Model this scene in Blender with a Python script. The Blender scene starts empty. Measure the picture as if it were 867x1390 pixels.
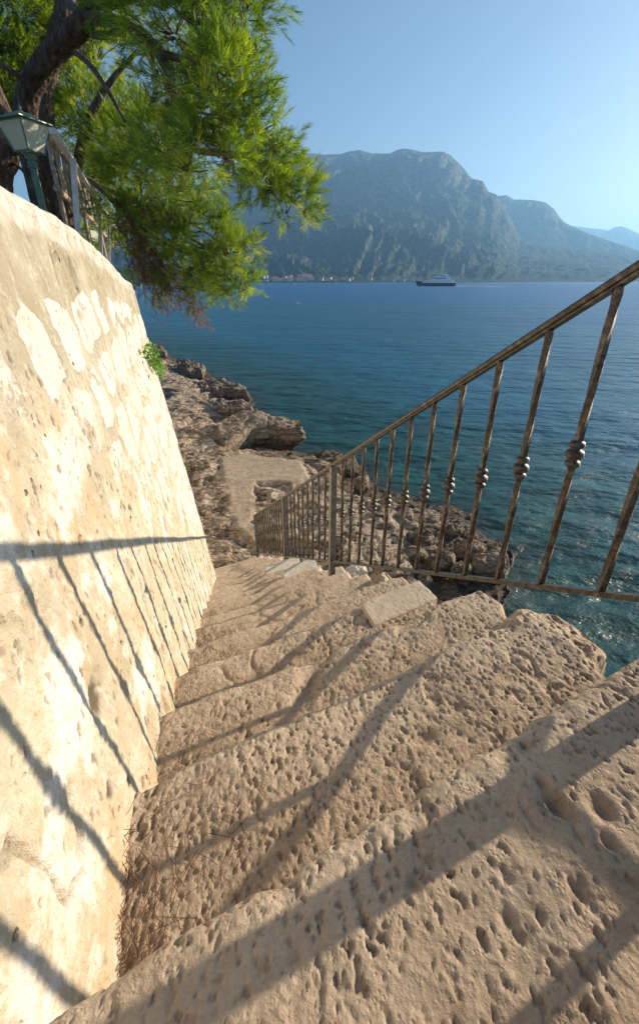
import bpy, math, random
import numpy as np
random.seed(7)
RNG = np.random.default_rng(11)
PITCH = math.radians(24.775)
CP, SP = math.cos(PITCH), math.sin(PITCH)
F = 585.0
SEA = -6.5
SUN_AZ, SUN_EL = math.radians(64.5), math.radians(16.0)

# ------------------------------------------------------------------ scene / helpers
sc = bpy.context.scene
COL = sc.collection
def ray(u, v):
    x = (u - 433.5) / F; yv = (650 - v) / F
    return np.array([x, CP + yv * SP, -SP + yv * CP])
def at(u, v, Y):
    d = ray(u, v); return d * (Y / d[1])
def on_z(u, v, z):
    d = ray(u, v); return d * (z / d[2])
ES = np.array([-.297, .955]); EN = np.array([.955, .297])
def sn(s, n): return s * ES + n * EN
def line_z(s): return -.49 - .637 * s

def tag(o, label=None, cat=None, group=None, kind=None):
    if label: o['label'] = label
    if cat: o['category'] = cat
    if group: o['group'] = group
    if kind: o['kind'] = kind
    return o
def empty(name, loc=(0, 0, 0)):
    o = bpy.data.objects.new(name, None); COL.objects.link(o); o.location = loc
    o.empty_display_size = .2
    return o
def mesh_obj(name, verts, faces, mat, parent=None, smooth=True, attrs=None, loops=None, mat_idx=None):
    """verts (n,3); faces (m,k) int array or list of such arrays"""
    verts = np.asarray(verts, dtype=np.float32)
    if parent is not None:
        verts = verts - np.array(parent_world(parent), dtype=np.float32)
    fl = faces if isinstance(faces, list) else [faces]
    fl = [np.asarray(f, dtype=np.int32) for f in fl if len(f)]
    me = bpy.data.meshes.new(name)
    me.vertices.add(len(verts)); me.vertices.foreach_set('co', verts.ravel())
    nl = sum(f.size for f in fl); nf = sum(len(f) for f in fl)
    me.loops.add(nl); me.loops.foreach_set('vertex_index', np.concatenate([f.ravel() for f in fl]))
    me.polygons.add(nf)
    tot = np.concatenate([np.full(len(f), f.shape[1], np.int32) for f in fl])
    st = np.concatenate([[0], np.cumsum(tot)[:-1]]).astype(np.int32)
    me.polygons.foreach_set('loop_start', st)
    me.polygons.foreach_set('loop_total', tot)
    me.update(calc_edges=True)
    me.validate()
    me.polygons.foreach_set('use_smooth', np.full(len(me.polygons), bool(smooth)))
    if attrs:
        for k, a in attrs.items():
            a = np.asarray(a, dtype=np.float32)
            at_ = me.attributes.new(k, 'FLOAT', 'POINT'); at_.data.foreach_set('value', a.ravel())
    for m in (mat if isinstance(mat, (list, tuple)) else [mat]): me.materials.append(m)
    if mat_idx is not None: me.polygons.foreach_set('material_index', np.asarray(mat_idx, np.int32))
    o = bpy.data.objects.new(name, me); COL.objects.link(o)
    if parent is not None: o.parent = parent
    return o
def parent_world(p):
    v = np.zeros(3)
    while p is not None:
        v += np.array(p.location); p = p.parent
    return v
def grid_faces(m, n, wrap=False):
    i = np.arange(m - 1)[:, None]; j = np.arange(n if wrap else n - 1)[None, :]
    j2 = (j + 1) % n
    a = i * n + j; b = i * n + j2; c = (i + 1) * n + j2; d = (i + 1) * n + j
    return np.stack([a, b, c, d], -1).reshape(-1, 4)

class MB:
    """collects simple shapes into one mesh"""
    def __init__(s): s.v = []; s.f = []; s.n = 0; s.mi = []
    def add(s, v, f, mi=0):
        s.v.append(np.asarray(v, float)); f = np.asarray(f, int) + s.n; s.f.append(f); s.n += len(v); s.mi += [mi] * len(f)
    def box(s, c, size, ax=None, mi=0, taper=1.0):
        ax = np.eye(3) if ax is None else np.asarray(ax, float)
        h = np.array(size) / 2
        v = []
        for z in (-1, 1):
            t = taper if z > 0 else 1
            for x, y in ((-1, -1), (1, -1), (1, 1), (-1, 1)):
                v.append(np.array(c) + ax[0] * h[0] * x * t + ax[1] * h[1] * y * t + ax[2] * h[2] * z)
        f = [[3, 2, 1, 0], [4, 5, 6, 7], [0, 1, 5, 4], [1, 2, 6, 5], [2, 3, 7, 6], [3, 0, 4, 7]]
        s.add(v, f, mi)
    def tube(s, pts, rad, sides=8, cap=True, mi=0, jitter=0):
        pts = np.asarray(pts, float); n = len(pts); rad = np.broadcast_to(np.asarray(rad, float), (n,))
        t = np.gradient(pts, axis=0); t /= np.linalg.norm(t, axis=1)[:, None] + 1e-9
        up = np.array([0, 0, 1.]) if abs(t[0][2]) < .9 else np.array([1., 0, 0])
        a = np.cross(t, up); a /= np.linalg.norm(a, axis=1)[:, None] + 1e-9; b = np.cross(t, a)
        th = np.arange(sides) / sides * 2 * math.pi
        v = pts[:, None] + rad[:, None, None] * (np.cos(th)[None, :, None] * a[:, None] + np.sin(th)[None, :, None] * b[:, None])
        f = grid_faces(n, sides, True)
        v = v.reshape(-1, 3)
        s.add(v, f, mi)
        if cap:
            k = len(v)
            for base, e in ((0, pts[0]), ((n - 1) * sides, pts[-1])):
                vv = np.vstack([v[base:base + sides], e]);
                q = [[i, (i + 1) % sides, sides, sides] for i in range(sides)]
                s.add(vv, q, mi)
    def lathe(s, origin, prof, sides=16, mi=0, ax=None):
        ax = np.eye(3) if ax is None else ax
        th = np.arange(sides) / sides * 2 * math.pi
        prof = np.asarray(prof, float)
        v = np.array(origin) + prof[:, 0][:, None, None] * (np.cos(th)[None, :, None] * ax[0] + np.sin(th)[None, :, None] * ax[1]) + prof[:, 1][:, None, None] * ax[2]
        s.add(v.reshape(-1, 3), grid_faces(len(prof), sides, True), mi)
    def poly(s, pts, mi=0):  # quad
        s.add(pts, [[0, 1, 2, 3]], mi)
    def build(s, name, mat, parent=None, smooth=False):
        f = [q for q in s.f]
        allf = np.vstack(f)
        tri = allf[:, 2] == allf[:, 3]
        lst = []; mi = np.array(s.mi)
        if (~tri).any(): lst.append(allf[~tri])
        if tri.any(): lst.append(allf[tri][:, :3])
        mi = np.concatenate([mi[~tri], mi[tri]])
        return mesh_obj(name, np.vstack(s.v), lst, mat, parent, smooth, mat_idx=mi if mi.any() else None)

# ------------------------------------------------------------------ numpy noise
_P = np.random.default_rng(3).permutation(256); _P = np.concatenate([_P, _P, _P])
_G = np.random.default_rng(4).normal(size=(256, 3)); _G /= np.linalg.norm(_G, axis=1)[:, None]
def noise(x, y, z=0.0):
    x, y, z = np.broadcast_arrays(np.asarray(x, float), y, z)
    xi = np.floor(x).astype(int); yi = np.floor(y).astype(int); zi = np.floor(z).astype(int)
    xf, yf, zf = x - xi, y - yi, z - zi
    u, v, w = [t * t * t * (t * (t * 6 - 15) + 10) for t in (xf, yf, zf)]
    xi &= 255; yi &= 255; zi &= 255
    out = 0
    for dx in (0, 1):
        wx = u if dx else 1 - u; px = _P[xi + dx]
        for dy in (0, 1):
            wy = v if dy else 1 - v; py = _P[px + yi + dy]
            for dz in (0, 1):
                wz = w if dz else 1 - w
                g = _G[_P[py + zi + dz]]
                out = out + wx * wy * wz * (g[..., 0] * (xf - dx) + g[..., 1] * (yf - dy) + g[..., 2] * (zf - dz))
    return out * 1.6
def fbm(x, y, z=0.0, f=1.0, o=4, g=.5, ridge=False):
    t = 0; a = 1.0; s = 0
    for i in range(o):
        n = noise(np.asarray(x) * f + 13.7 * i, np.asarray(y) * f + 7.1 * i, np.asarray(z) * f + 3.3 * i)
        if ridge: n = 1 - 2 * np.abs(n)
        t = t + a * n; s += a; a *= g; f *= 2.03
    return t / s
def sstep(a, b, x):
    t = np.clip((np.asarray(x, float) - a) / (b - a), 0, 1); return t * t * (3 - 2 * t)
def hsh(i, j, k):
    h = (i.astype(np.int64) * 374761393 + j.astype(np.int64) * 668265263 + k * 974711) & 0xffffffff
    h = ((h ^ (h >> 13)) * 1274126177) & 0xffffffff
    h = h ^ (h >> 16)
    return (h & 0xffff) / 65535.0
def pits(p, q, cell, dens, seed, aspect=.45, ang0=.25):
    """0..1 depth of scattered elongated pits, long axis roughly along q"""
    wn_ = fbm(p / cell * 1.9, q / cell * 1.9, seed, o=2, g=.7); wm_ = fbm(p / cell * 1.9 + 9, q / cell * 1.9, seed, o=2, g=.7)
    pw = p + .34 * cell * wn_; qw = q + .34 * cell * wm_
    i0 = np.floor(pw / cell).astype(int); j0 = np.floor(qw / cell).astype(int)
    best = np.zeros_like(pw)
    for di in (-1, 0, 1):
        for dj in (-1, 0, 1):
            i, j = i0 + di, j0 + dj
            h1, h2, h3, h4, h5 = [hsh(i, j, seed * 10 + k) for k in range(5)]
            cx = (i + .2 + .6 * h1) * cell; cy = (j + .2 + .6 * h2) * cell
            r = cell * (.16 + .42 * h3 ** 1.6); a = ang0 + (h4 - .5) * 1.1
            dx = pw - cx; dy = qw - cy
            e1 = dx * np.cos(a) + dy * np.sin(a); e2 = -dx * np.sin(a) + dy * np.cos(a)
            asp = aspect + .4 * h5 * (1 - aspect)
            d = (e1 / (r * asp)) ** 2 + (e2 / r) ** 2
            w = sstep(0, .5, 1 - d) * (.4 + .6 * h3)
            best = np.maximum(best, np.where(h5 * .999 < dens, w, 0) if dens < 1 else w)
    return best

# ------------------------------------------------------------------ materials
def new_mat(name):
    m = bpy.data.materials.new(name); m.use_nodes = True
    nt = m.node_tree; nt.nodes.clear()
    out = nt.nodes.new('ShaderNodeOutputMaterial')
    return m, nt, out
class NT:
    def __init__(s, name): s.m, s.t, s.out = new_mat(name)
    def n(s, typ, **kw):
        nd = s.t.nodes.new(typ)
        for k, v in kw.items():
            if k.startswith('i_'):
                key = k[2:]; key = int(key) if key.isdigit() else key.replace('_', ' ')
                nd.inputs[key].default_value = v
            else: setattr(nd, k, v)
        return nd
    def l(s, a, b): s.t.links.new(a, b)
    def pos(s, scale=(1, 1, 1), rot=(0, 0, 0)):
        g = s.n('ShaderNodeNewGeometry'); mp = s.n('ShaderNodeMapping'); mp.inputs['Scale'].default_value = scale; mp.inputs['Rotation'].default_value = rot
        s.l(g.outputs['Position'], mp.inputs['Vector']); return mp.outputs['Vector']
    def noise(s, vec, scale, detail=4, rough=.55):
        x = s.n('ShaderNodeTexNoise'); x.inputs['Scale'].default_value = scale; x.inputs['Detail'].default_value = detail; x.inputs['Roughness'].default_value = rough
        s.l(vec, x.inputs['Vector']); return x.outputs['Fac']
    def ramp(s, fac, stops):
        r = s.n('ShaderNodeValToRGB'); e = r.color_ramp.elements
        e[0].position, e[0].color = stops[0][0], (*stops[0][1], 1) if len(stops[0][1]) == 3 else stops[0][1]
        e[1].position, e[1].color = stops[-1][0], (*stops[-1][1], 1)
        for p, c in stops[1:-1]:
            x = e.new(p); x.color = (*c, 1)
        s.l(fac, r.inputs['Fac']); return r.outputs['Color']
    def mix(s, fac, a, b, mode='MIX'):
        x = s.n('ShaderNodeMix', data_type='RGBA', blend_type=mode)
        if isinstance(fac, (int, float)): x.inputs[0].default_value = fac
        else: s.l(fac, x.inputs[0])
        for k, c in ((6, a), (7, b)):
            if isinstance(c, tuple): x.inputs[k].default_value = (*c, 1) if len(c) == 3 else c
            else: s.l(c, x.inputs[k])
        return x.outputs[2]
    def math(s, op, a, b=None, c=None, clamp=False):
        x = s.n('ShaderNodeMath', operation=op); x.use_clamp = clamp
        for k, q in enumerate((a, b, c)):
            if q is None: continue
            if isinstance(q, (int, float)): x.inputs[k].default_value = q
            else: s.l(q, x.inputs[k])
        return x.outputs[0]
    def maprange(s, v, a, b, c=0, d=1, smooth=False):
        x = s.n('ShaderNodeMapRange'); x.interpolation_type = 'SMOOTHSTEP' if smooth else 'LINEAR'
        for k, q in zip((1, 2, 3, 4), (a, b, c, d)): x.inputs[k].default_value = q
        s.l(v, x.inputs[0]); return x.outputs[0]
    def attr(s, name):
        x = s.n('ShaderNodeAttribute', attribute_name=name); return x.outputs['Fac']
    def bump(s, h, dist=.01, strength=1, normal=None):
        b = s.n('ShaderNodeBump'); b.inputs['Distance'].default_value = dist; b.inputs['Strength'].default_value = strength
        s.l(h, b.inputs['Height'])
        if normal is not None: s.l(normal, b.inputs['Normal'])
        return b.outputs['Normal']
    def bsdf(s, color, rough=.85, metal=0, normal=None, spec=.5, **kw):
        p = s.n('ShaderNodeBsdfPrincipled')
        for k, q in (('Base Color', color), ('Roughness', rough), ('Metallic', metal), ('Specular IOR Level', spec)):
            if isinstance(q, tuple): p.inputs[k].default_value = (*q, 1) if len(q) == 3 else q
            elif isinstance(q, (int, float)): p.inputs[k].default_value = q
            else: s.l(q, p.inputs[k])
        for k, v in kw.items(): p.inputs[k.replace('_', ' ')].default_value = v
        if normal is not None: s.l(normal, p.inputs['Normal'])
        s.l(p.outputs[0], s.out.inputs['Surface']); return p

def limestone(name, base, dark, pale, fine=1.0, dirtcol=(.20, .135, .085)):
    N = NT(name); v = N.pos()
    n1 = N.noise(v, 2.2, 5, .6); n2 = N.noise(v, 16, 6, .65); n3 = N.noise(v, 120, 5, .7)
    c = N.ramp(n1, [(.3, dark), (.52, base), (.75, pale)])
    c = N.mix(N.maprange(n2, .45, .75, 0, .55), c, pale)
    c = N.mix(N.maprange(n2, .28, .42, .5, 0), c, dark)
    c = N.mix(N.math('MULTIPLY', N.attr('worn'), .6), c, pale)
    c = N.mix(N.math('MULTIPLY', N.attr('dirt_shade'), .85, clamp=True), c, dirtcol)
    lich = N.noise(v, 38, 3, .5)
    c = N.mix(N.maprange(lich, .66, .74, 0, .5), c, (.16, .13, .10))
    c = N.mix(.5, c, N.mix(1.0, c, N.ramp(n3, [(.3, (.72, .70, .68)), (.7, (1.2, 1.2, 1.2))]), 'MULTIPLY'))
    vo = N.n('ShaderNodeTexVoronoi'); vo.inputs['Scale'].default_value = 150; N.l(v, vo.inputs['Vector'])
    pit = N.maprange(vo.outputs['Distance'], 0, .45, 0, 1, True)
    pitm = N.maprange(N.noise(v, 30, 2), .45, .6, 0, 1)
    h = N.math('ADD', N.math('MULTIPLY', n3, .9), N.math('MULTIPLY', N.math('MULTIPLY', pit, pitm), .6))
    nb = N.bump(h, .0025 * fine, 1.0)
    nb = N.bump(N.noise(v, 45, 5, .6), .005 * fine, .6, nb)
    N.bsdf(c, .85, normal=nb, spec=.3)
    return N.m

M = {}
M['step'] = limestone('worn_limestone', (.43, .325, .225), (.33, .245, .17), (.54, .435, .32))
M['shore'] = limestone('shore_rock', (.42, .335, .245), (.24, .175, .125), (.56, .47, .36), 3.0, (.24, .14, .09))
M['boulder'] = limestone('boulder_rock', (.47, .36, .245), (.33, .25, .17), (.57, .465, .35), 1.2)

# shore rock: wet dark band and weed at the waterline, thanks to height only (a stain of the rock)
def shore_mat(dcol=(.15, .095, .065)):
    N = NT('shore_rock_layered'); v = N.pos(); g = N.n('ShaderNodeNewGeometry'); sp = N.n('ShaderNodeSeparateXYZ'); N.l(g.outputs['Position'], sp.inputs[0])
    n1 = N.noise(v, .7, 6, .62); n2 = N.noise(N.pos((1, 1, 3)), 4, 7, .68); n3 = N.noise(v, 22, 5, .7)
    c = N.ramp(n1, [(.3, (.27, .19, .125)), (.5, (.45, .35, .245)), (.72, (.60, .50, .38))])
    c = N.mix(N.maprange(n2, .5, .68, 0, .75), c, (.54, .46, .35))
    c = N.mix(N.maprange(n2, .30, .48, .85, 0), c, (.17, .115, .08))
    c = N.mix(N.math('MULTIPLY', N.attr('dirt_shade'), .88, clamp=True), c, dcol)
    wv = N.n('ShaderNodeVectorMath', operation='ADD'); wn2 = N.n('ShaderNodeTexNoise'); wn2.inputs['Scale'].default_value = 1.4; wn2.inputs['Detail'].default_value = 5; N.l(N.pos((.55, 1.5, 1.5), (0, 0, .25)), wn2.inputs['Vector'])
    N.l(N.pos((.55, 1.5, 1.5), (0, 0, .25)), wv.inputs[0]); N.l(wn2.outputs['Color'], wv.inputs[1])
    cks = []
    for sc_ in (1.3, 4.2):
        vo = N.n('ShaderNodeTexVoronoi'); vo.feature = 'DISTANCE_TO_EDGE'; vo.inputs['Scale'].default_value = sc_; N.l(wv.outputs[0], vo.inputs['Vector'])
        cks.append(N.maprange(vo.outputs['Distance'], .0, .045, 1, 0))
    ck = N.math('MULTIPLY', N.math('MAXIMUM', cks[0], N.math('MULTIPLY', cks[1], .7)), N.math('SUBTRACT', 1, N.attr('path')))
    c = N.mix(N.math('MULTIPLY', ck, .6), c, (.08, .052, .034))
    hz = N.math('ADD', sp.outputs[2], N.math('MULTIPLY', N.noise(v, 1.5, 4), .5))
    c = N.mix(N.maprange(hz, SEA + .55, SEA + 1.0, .85, 0, True), c, (.10, .07, .042))
    c = N.mix(N.maprange(hz, SEA + .25, SEA + .55, 1, 0, True), c, (.028, .024, .017))
    conc = N.mix(N.maprange(n2, .35, .7), (.34, .265, .19), (.45, .36, .265))
    c = N.mix(N.math('MULTIPLY', N.attr('path'), N.maprange(n2, .3, .6, .95, .6)), c, conc)
    needles = N.maprange(N.noise(N.pos((1, 1.6, 1)), 3.6, 7, .75), .50, .60, 0, .7)
    c = N.mix(N.math('MULTIPLY', needles, N.attr('litter')), c, (.21, .115, .07))
    rough = N.maprange(hz, SEA + .2, SEA + .5, .35, .9)
    nb = N.bump(n3, .04, 1.0); nb = N.bump(n2, .12, .7, nb); nb = N.bump(N.math('SUBTRACT', 1, ck), .08, 1, nb)
    N.bsdf(c, rough, normal=nb, spec=.35); return N.m
M['shore'] = shore_mat(); M['ledge'] = shore_mat((.05, .036, .024))  # ledge copy has a darker tint, painting in the shade of its wet faces

def wall_mat():
    N = NT('whitewashed_rubble'); v = N.pos()
    n2 = N.noise(v, 9, 6, .65); n3 = N.noise(v, 60, 5, .7); n1 = N.noise(v, 2.3, 5, .6)
    st = N.math('ADD', N.attr('stone'), N.math('MULTIPLY', N.math('SUBTRACT', N.noise(v, 45, 5, .7), .5), .75))
    stm = N.maprange(st, .40, .52, 0, 1, True)
    stone = N.ramp(n2, [(.3, (.62, .56, .47)), (.5, (.74, .70, .63)), (.7, (.80, .77, .71))])
    warm = N.maprange(N.noise(v, 5.5, 5, .7), .47, .62, 0, .8)
    stone = N.mix(N.math('MULTIPLY', warm, N.attr('warm')), stone, (.58, .41, .24))
    mort = N.ramp(n2, [(.28, (.41, .365, .27)), (.55, (.54, .495, .39)), (.8, (.66, .62, .51))])
    mort = N.mix(N.math('MULTIPLY', N.attr('warm'), .45), mort, (.66, .57, .42))
    mort = N.mix(N.math('MULTIPLY', N.maprange(N.noise(v, 3, 4), .5, .65), .5), mort, (.32, .28, .19))
    mort = N.mix(N.math('MULTIPLY', N.maprange(N.noise(v, 6.5, 6, .72), .47, .60, 0, .8), N.attr('warm')), mort, (.56, .40, .24))
    mort = N.mix(N.math('MULTIPLY', N.maprange(N.noise(v, 4.1, 5, .65), .54, .62, 0, .9), N.attr('warm')), mort, (.80, .76, .68))
    mort = N.mix(N.math('MULTIPLY', N.attr('stain'), N.maprange(N.noise(v, 5, 5, .65), .38, .58, .25, .9)), mort, (.36, .31, .21))
    c = N.mix(N.math('MULTIPLY', stm, .82), mort, stone)
    fine = N.noise(v, 24, 8, .78)
    c = N.mix(N.math('MULTIPLY', N.maprange(fine, .50, .64, 0, .6), N.attr('warm')), c, (.52, .41, .27))
    c = N.mix(N.maprange(fine, .36, .46, .45, 0), c, (.82, .79, .72))
    c = N.mix(N.math('MULTIPLY', N.attr('cap'), .9), c, N.mix(N.maprange(n2, .4, .6), (.50, .45, .36), (.68, .65, .59)))
    # pock marks
    vo = N.n('ShaderNodeTexVoronoi'); vo.inputs['Scale'].default_value = 26; N.l(v, vo.inputs['Vector'])
    pk = N.math('MULTIPLY', N.maprange(N.math('ADD', vo.outputs['Distance'], N.math('MULTIPLY', N.noise(v, 70, 3), .35)), .26, .33, 1, 0), N.maprange(N.noise(v, 5, 3), .55, .62, 0, 1))
    c = N.mix(N.math('MULTIPLY', pk, .75), c, (.14, .09, .05))
    c = N.mix(N.math('MULTIPLY', N.attr('dirt_shade'), .9, clamp=True), c, (.10, .075, .05))
    h = N.math('SUBTRACT', N.math('ADD', N.math('MULTIPLY', n3, .6), N.math('MULTIPLY', n2, .9)), N.math('MULTIPLY', pk, .8))
    nb = N.bump(h, .016, 1.0)
    nb = N.bump(stm, .004, .6, nb)
    N.bsdf(c, .9, normal=nb, spec=.2); return N.m
M['wall'] = wall_mat()

def iron():
    N = NT('weathered_iron'); v = N.pos(); n = N.noise(v, 55, 6, .7); n2 = N.noise(v, 9, 4)
    c = N.ramp(n, [(.35, (.028, .021, .016)), (.5, (.075, .062, .050)), (.62, (.16, .14, .115)), (.75, (.36, .34, .30))])
    c = N.mix(N.maprange(n2, .5, .7, 0, .45), c, (.10, .07, .045))
    N.bsdf(c, .42, .35, N.bump(n, .0015, 1), .6); return N.m
M['iron'] = iron()
def paint(name, c, c2, rough=.5, metal=0, sc_=30):
    N = NT(name); v = N.pos(); n = N.noise(v, sc_, 5, .65)
    col = N.ramp(n, [(.35, c2), (.6, c)])
    N.bsdf(col, rough, metal, N.bump(n, .001, .6), .5); return N.m
M['grey_iron'] = paint('dull_grey_green_iron', (.24, .235, .20), (.13, .125, .10), .5, .3, 25)
M['green'] = paint('green_lamp_paint', (.13, .22, .16), (.07, .14, .10), .35)
M['white_metal'] = paint('white_railing_paint', (.66, .67, .66), (.50, .50, .47), .45, 0, 12)
M['log'] = paint('weathered_wood', (.50, .40, .30), (.28, .20, .14), .85, 0, 18)
M['slab'] = limestone('sawn_stone_slab', (.54, .45, .34), (.44, .36, .26), (.60, .51, .40), .6)
M['concrete'] = limestone('pale_concrete', (.56, .51, .43), (.44, .39, .31), (.64, .6, .53), .7)
def glassy():
    N = NT('frosted_lantern_glass')
    p = N.bsdf((.85, .86, .72), .35, 0, None, .5); p.inputs['Coat Weight'].default_value = .2
    tr = N.n('ShaderNodeBsdfTranslucent'); tr.inputs[0].default_value = (.8, .82, .66, 1)
    mx = N.n('ShaderNodeMixShader'); mx.inputs[0].default_value = .4
    N.l(p.outputs[0], mx.inputs[1]); N.l(tr.outputs[0], mx.inputs[2]); N.l(mx.outputs[0], N.out.inputs[0]); return N.m
M['lantern'] = glassy()
def bark():
    N = NT('pine_bark'); v = N.pos((1, 1, .35)); n = N.noise(v, 22, 6, .7); vo = N.n('ShaderNodeTexVoronoi'); vo.inputs['Scale'].default_value = 26; N.l(v, vo.inputs['Vector'])
    c = N.ramp(n, [(.35, (.045, .032, .026)), (.55, (.13, .095, .075)), (.75, (.27, .22, .18))])
    h = N.math('ADD', vo.outputs['Distance'], n)
    N.bsdf(c, .95, 0, N.bump(h, .035, 1), .2); return N.m
M['bark'] = bark()
M['twig'] = paint('dry_twig_bark', (.16, .11, .085), (.07, .05, .04), .95, 0, 20)
def leaf(name, c1, c2, c3, tr=.45):
    N = NT(name); a = N.attr('tone')
    c = N.ramp(a, [(0, c1), (.55, c2), (1, c3)])
    d = N.n('ShaderNodeBsdfDiffuse'); t = N.n('ShaderNodeBsdfTranslucent'); g = N.n('ShaderNodeBsdfGlossy'); g.inputs['Roughness'].default_value = .45
    N.l(c, d.inputs[0]); N.l(N.mix(1.0, c, (1.4, 1.25, .5), 'MULTIPLY'), t.inputs[0]); g.inputs[0].default_value = (1, 1, .9, 1)
    m1 = N.n('ShaderNodeMixShader'); m1.inputs[0].default_value = tr + .08; N.l(d.outputs[0], m1.inputs[1]); N.l(t.outputs[0], m1.inputs[2])
    m2 = N.n('ShaderNodeMixShader'); m2.inputs[0].default_value = .05; N.l(m1.outputs[0], m2.inputs[1]); N.l(g.outputs[0], m2.inputs[2])
    N.l(m2.outputs[0], N.out.inputs[0]); return N.m
M['needle'] = leaf('pine_needles_green', (.05, .105, .012), (.21, .37, .022), (.46, .55, .045))
M['dry'] = leaf('pine_needles_dry', (.09, .04, .025), (.20, .10, .06), (.36, .22, .14), .25)
M['ivy'] = leaf('bright_leaf', (.05, .14, .02), (.09, .25, .03), (.16, .33, .05), .4)

def sea_mat():
    N = NT('sea_water'); g = N.n('ShaderNodeNewGeometry'); sp = N.n('ShaderNodeSeparateXYZ'); N.l(g.outputs['Position'], sp.inputs[0])
    ln = N.n('ShaderNodeVectorMath', operation='LENGTH'); N.l(g.outputs['Position'], ln.inputs[0]); dist = ln.outputs['Value']
    v = N.pos()
    wob = N.math('MULTIPLY', N.noise(v, .12, 3), 14)
    sh = N.math('ADD', N.attr('offshore'), N.math('MULTIPLY', N.math('SUBTRACT', N.noise(v, .22, 4), .5), 9))
    deep = N.mix(N.maprange(sh, 25, 160), (.004, .095, .15), (.003, .095, .24))
    mott = N.maprange(N.noise(v, .8, 5, .65), .42, .6)
    shal = N.mix(mott, (.006, .042, .036), (.010, .080, .070))
    c = N.mix(N.maprange(sh, 1.5, 14, 0, 1, True), shal, deep)
    c = N.mix(N.maprange(N.attr('offshore'), .0, 1.6, .75, 0, True), c, (.022, .028, .016))
    va = N.pos((.55, 1.25, 1), (0, 0, .25))
    vb = N.pos((.7, 1.2, 1), (0, 0, -.5))
    w1 = N.noise(va, .45, 3, .5); w2 = N.noise(vb, 1.9, 4, .55); w3 = N.noise(va, 6.5, 3, .5)
    w0 = N.noise(va, .06, 3, .5)
    nb = N.bump(w1, .62, .9); nb = N.bump(w2, .15, .95, nb); nb = N.bump(w3, .02, .7, nb); nb = N.bump(w0, 2.2, .5, nb)
    N.bsdf(c, .32, 0, nb, .5, IOR=1.333); return N.m
M['sea'] = sea_mat()
def hill_mat():
    N = NT('mountain_rock_and_scrub'); g = N.n('ShaderNodeNewGeometry'); sp = N.n('ShaderNodeSeparateXYZ'); N.l(g.outputs['Position'], sp.inputs[0])
    v = N.pos((1, 1, 1.6)); n = N.noise(v, .006, 8, .65); n2 = N.noise(v, .03, 6, .7)
    ns = N.n('ShaderNodeSeparateXYZ'); N.l(g.outputs['Normal'], ns.inputs[0])
    hgt = N.math('ADD', sp.outputs[2], N.math('MULTIPLY', N.math('SUBTRACT', n, .5), 900))
    rocky = N.maprange(hgt, 250, 900, .05, .6)
    steep = N.maprange(ns.outputs[2], .45, .70, .45, 0)
    rocky = N.math('ADD', rocky, steep, clamp=True)
    rk = N.math('MULTIPLY', rocky, N.maprange(n2, .40, .56)); 
    scrub = N.mix(N.maprange(n2, .4, .6), (.014, .028, .014), (.035, .055, .024))
    rock = N.mix(n2, (.13, .115, .095), (.28, .255, .22))
    c = N.mix(rk, scrub, rock)
    N.bsdf(c, .95, 0, N.bump(n2, 14, 1), .1); return N.m
M['hill'] = hill_mat()

# ------------------------------------------------------------------ camera, world, sun
cam = bpy.data.cameras.new('camera'); co = bpy.data.objects.new('camera', cam); COL.objects.link(co)
cam.sensor_fit = 'HORIZONTAL'; cam.sensor_width = 24; cam.lens = 24 * F / 867
cam.shift_y = -45 / 867; cam.clip_start = .05; cam.clip_end = 60000
co.rotation_euler = (math.pi / 2 - PITCH, 0, 0); sc.camera = co
w = bpy.data.worlds.new('World'); sc.world = w; w.use_nodes = True
wn = w.node_tree; bg = wn.nodes['Background']
sky = wn.nodes.new('ShaderNodeTexSky'); sky.sky_type = 'NISHITA'; sky.sun_disc = False
sky.sun_elevation = SUN_EL; sky.sun_rotation = SUN_AZ; sky.air_density = 1.0; sky.dust_density = 1.3; sky.ozone_density = 3.0
wn.links.new(sky.outputs[0], bg.inputs[0]); bg.inputs[1].default_value = .072
sun = bpy.data.lights.new('sun', 'SUN'); sun.energy = 5.0; sun.angle = math.radians(.55); sun.color = (1, .84, .64)
so = bpy.data.objects.new('sun', sun); COL.objects.link(so)
so.rotation_euler = (math.pi / 2 - SUN_EL, 0, math.pi - SUN_AZ)
sc.view_settings.view_transform = 'Standard'; sc.view_settings.look = 'None'; sc.view_settings.exposure = 1.08; sc.view_settings.gamma = 1
sc.render.engine = 'CYCLES'
sc.cycles.use_denoising = True
sc.cycles.max_bounces = 6; sc.cycles.diffuse_bounces = 3; sc.cycles.volume_bounces = 1; sc.cycles.transparent_max_bounces = 8
sc.cycles.sample_clamp_indirect = 6; sc.cycles.caustics_reflective = False

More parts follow.
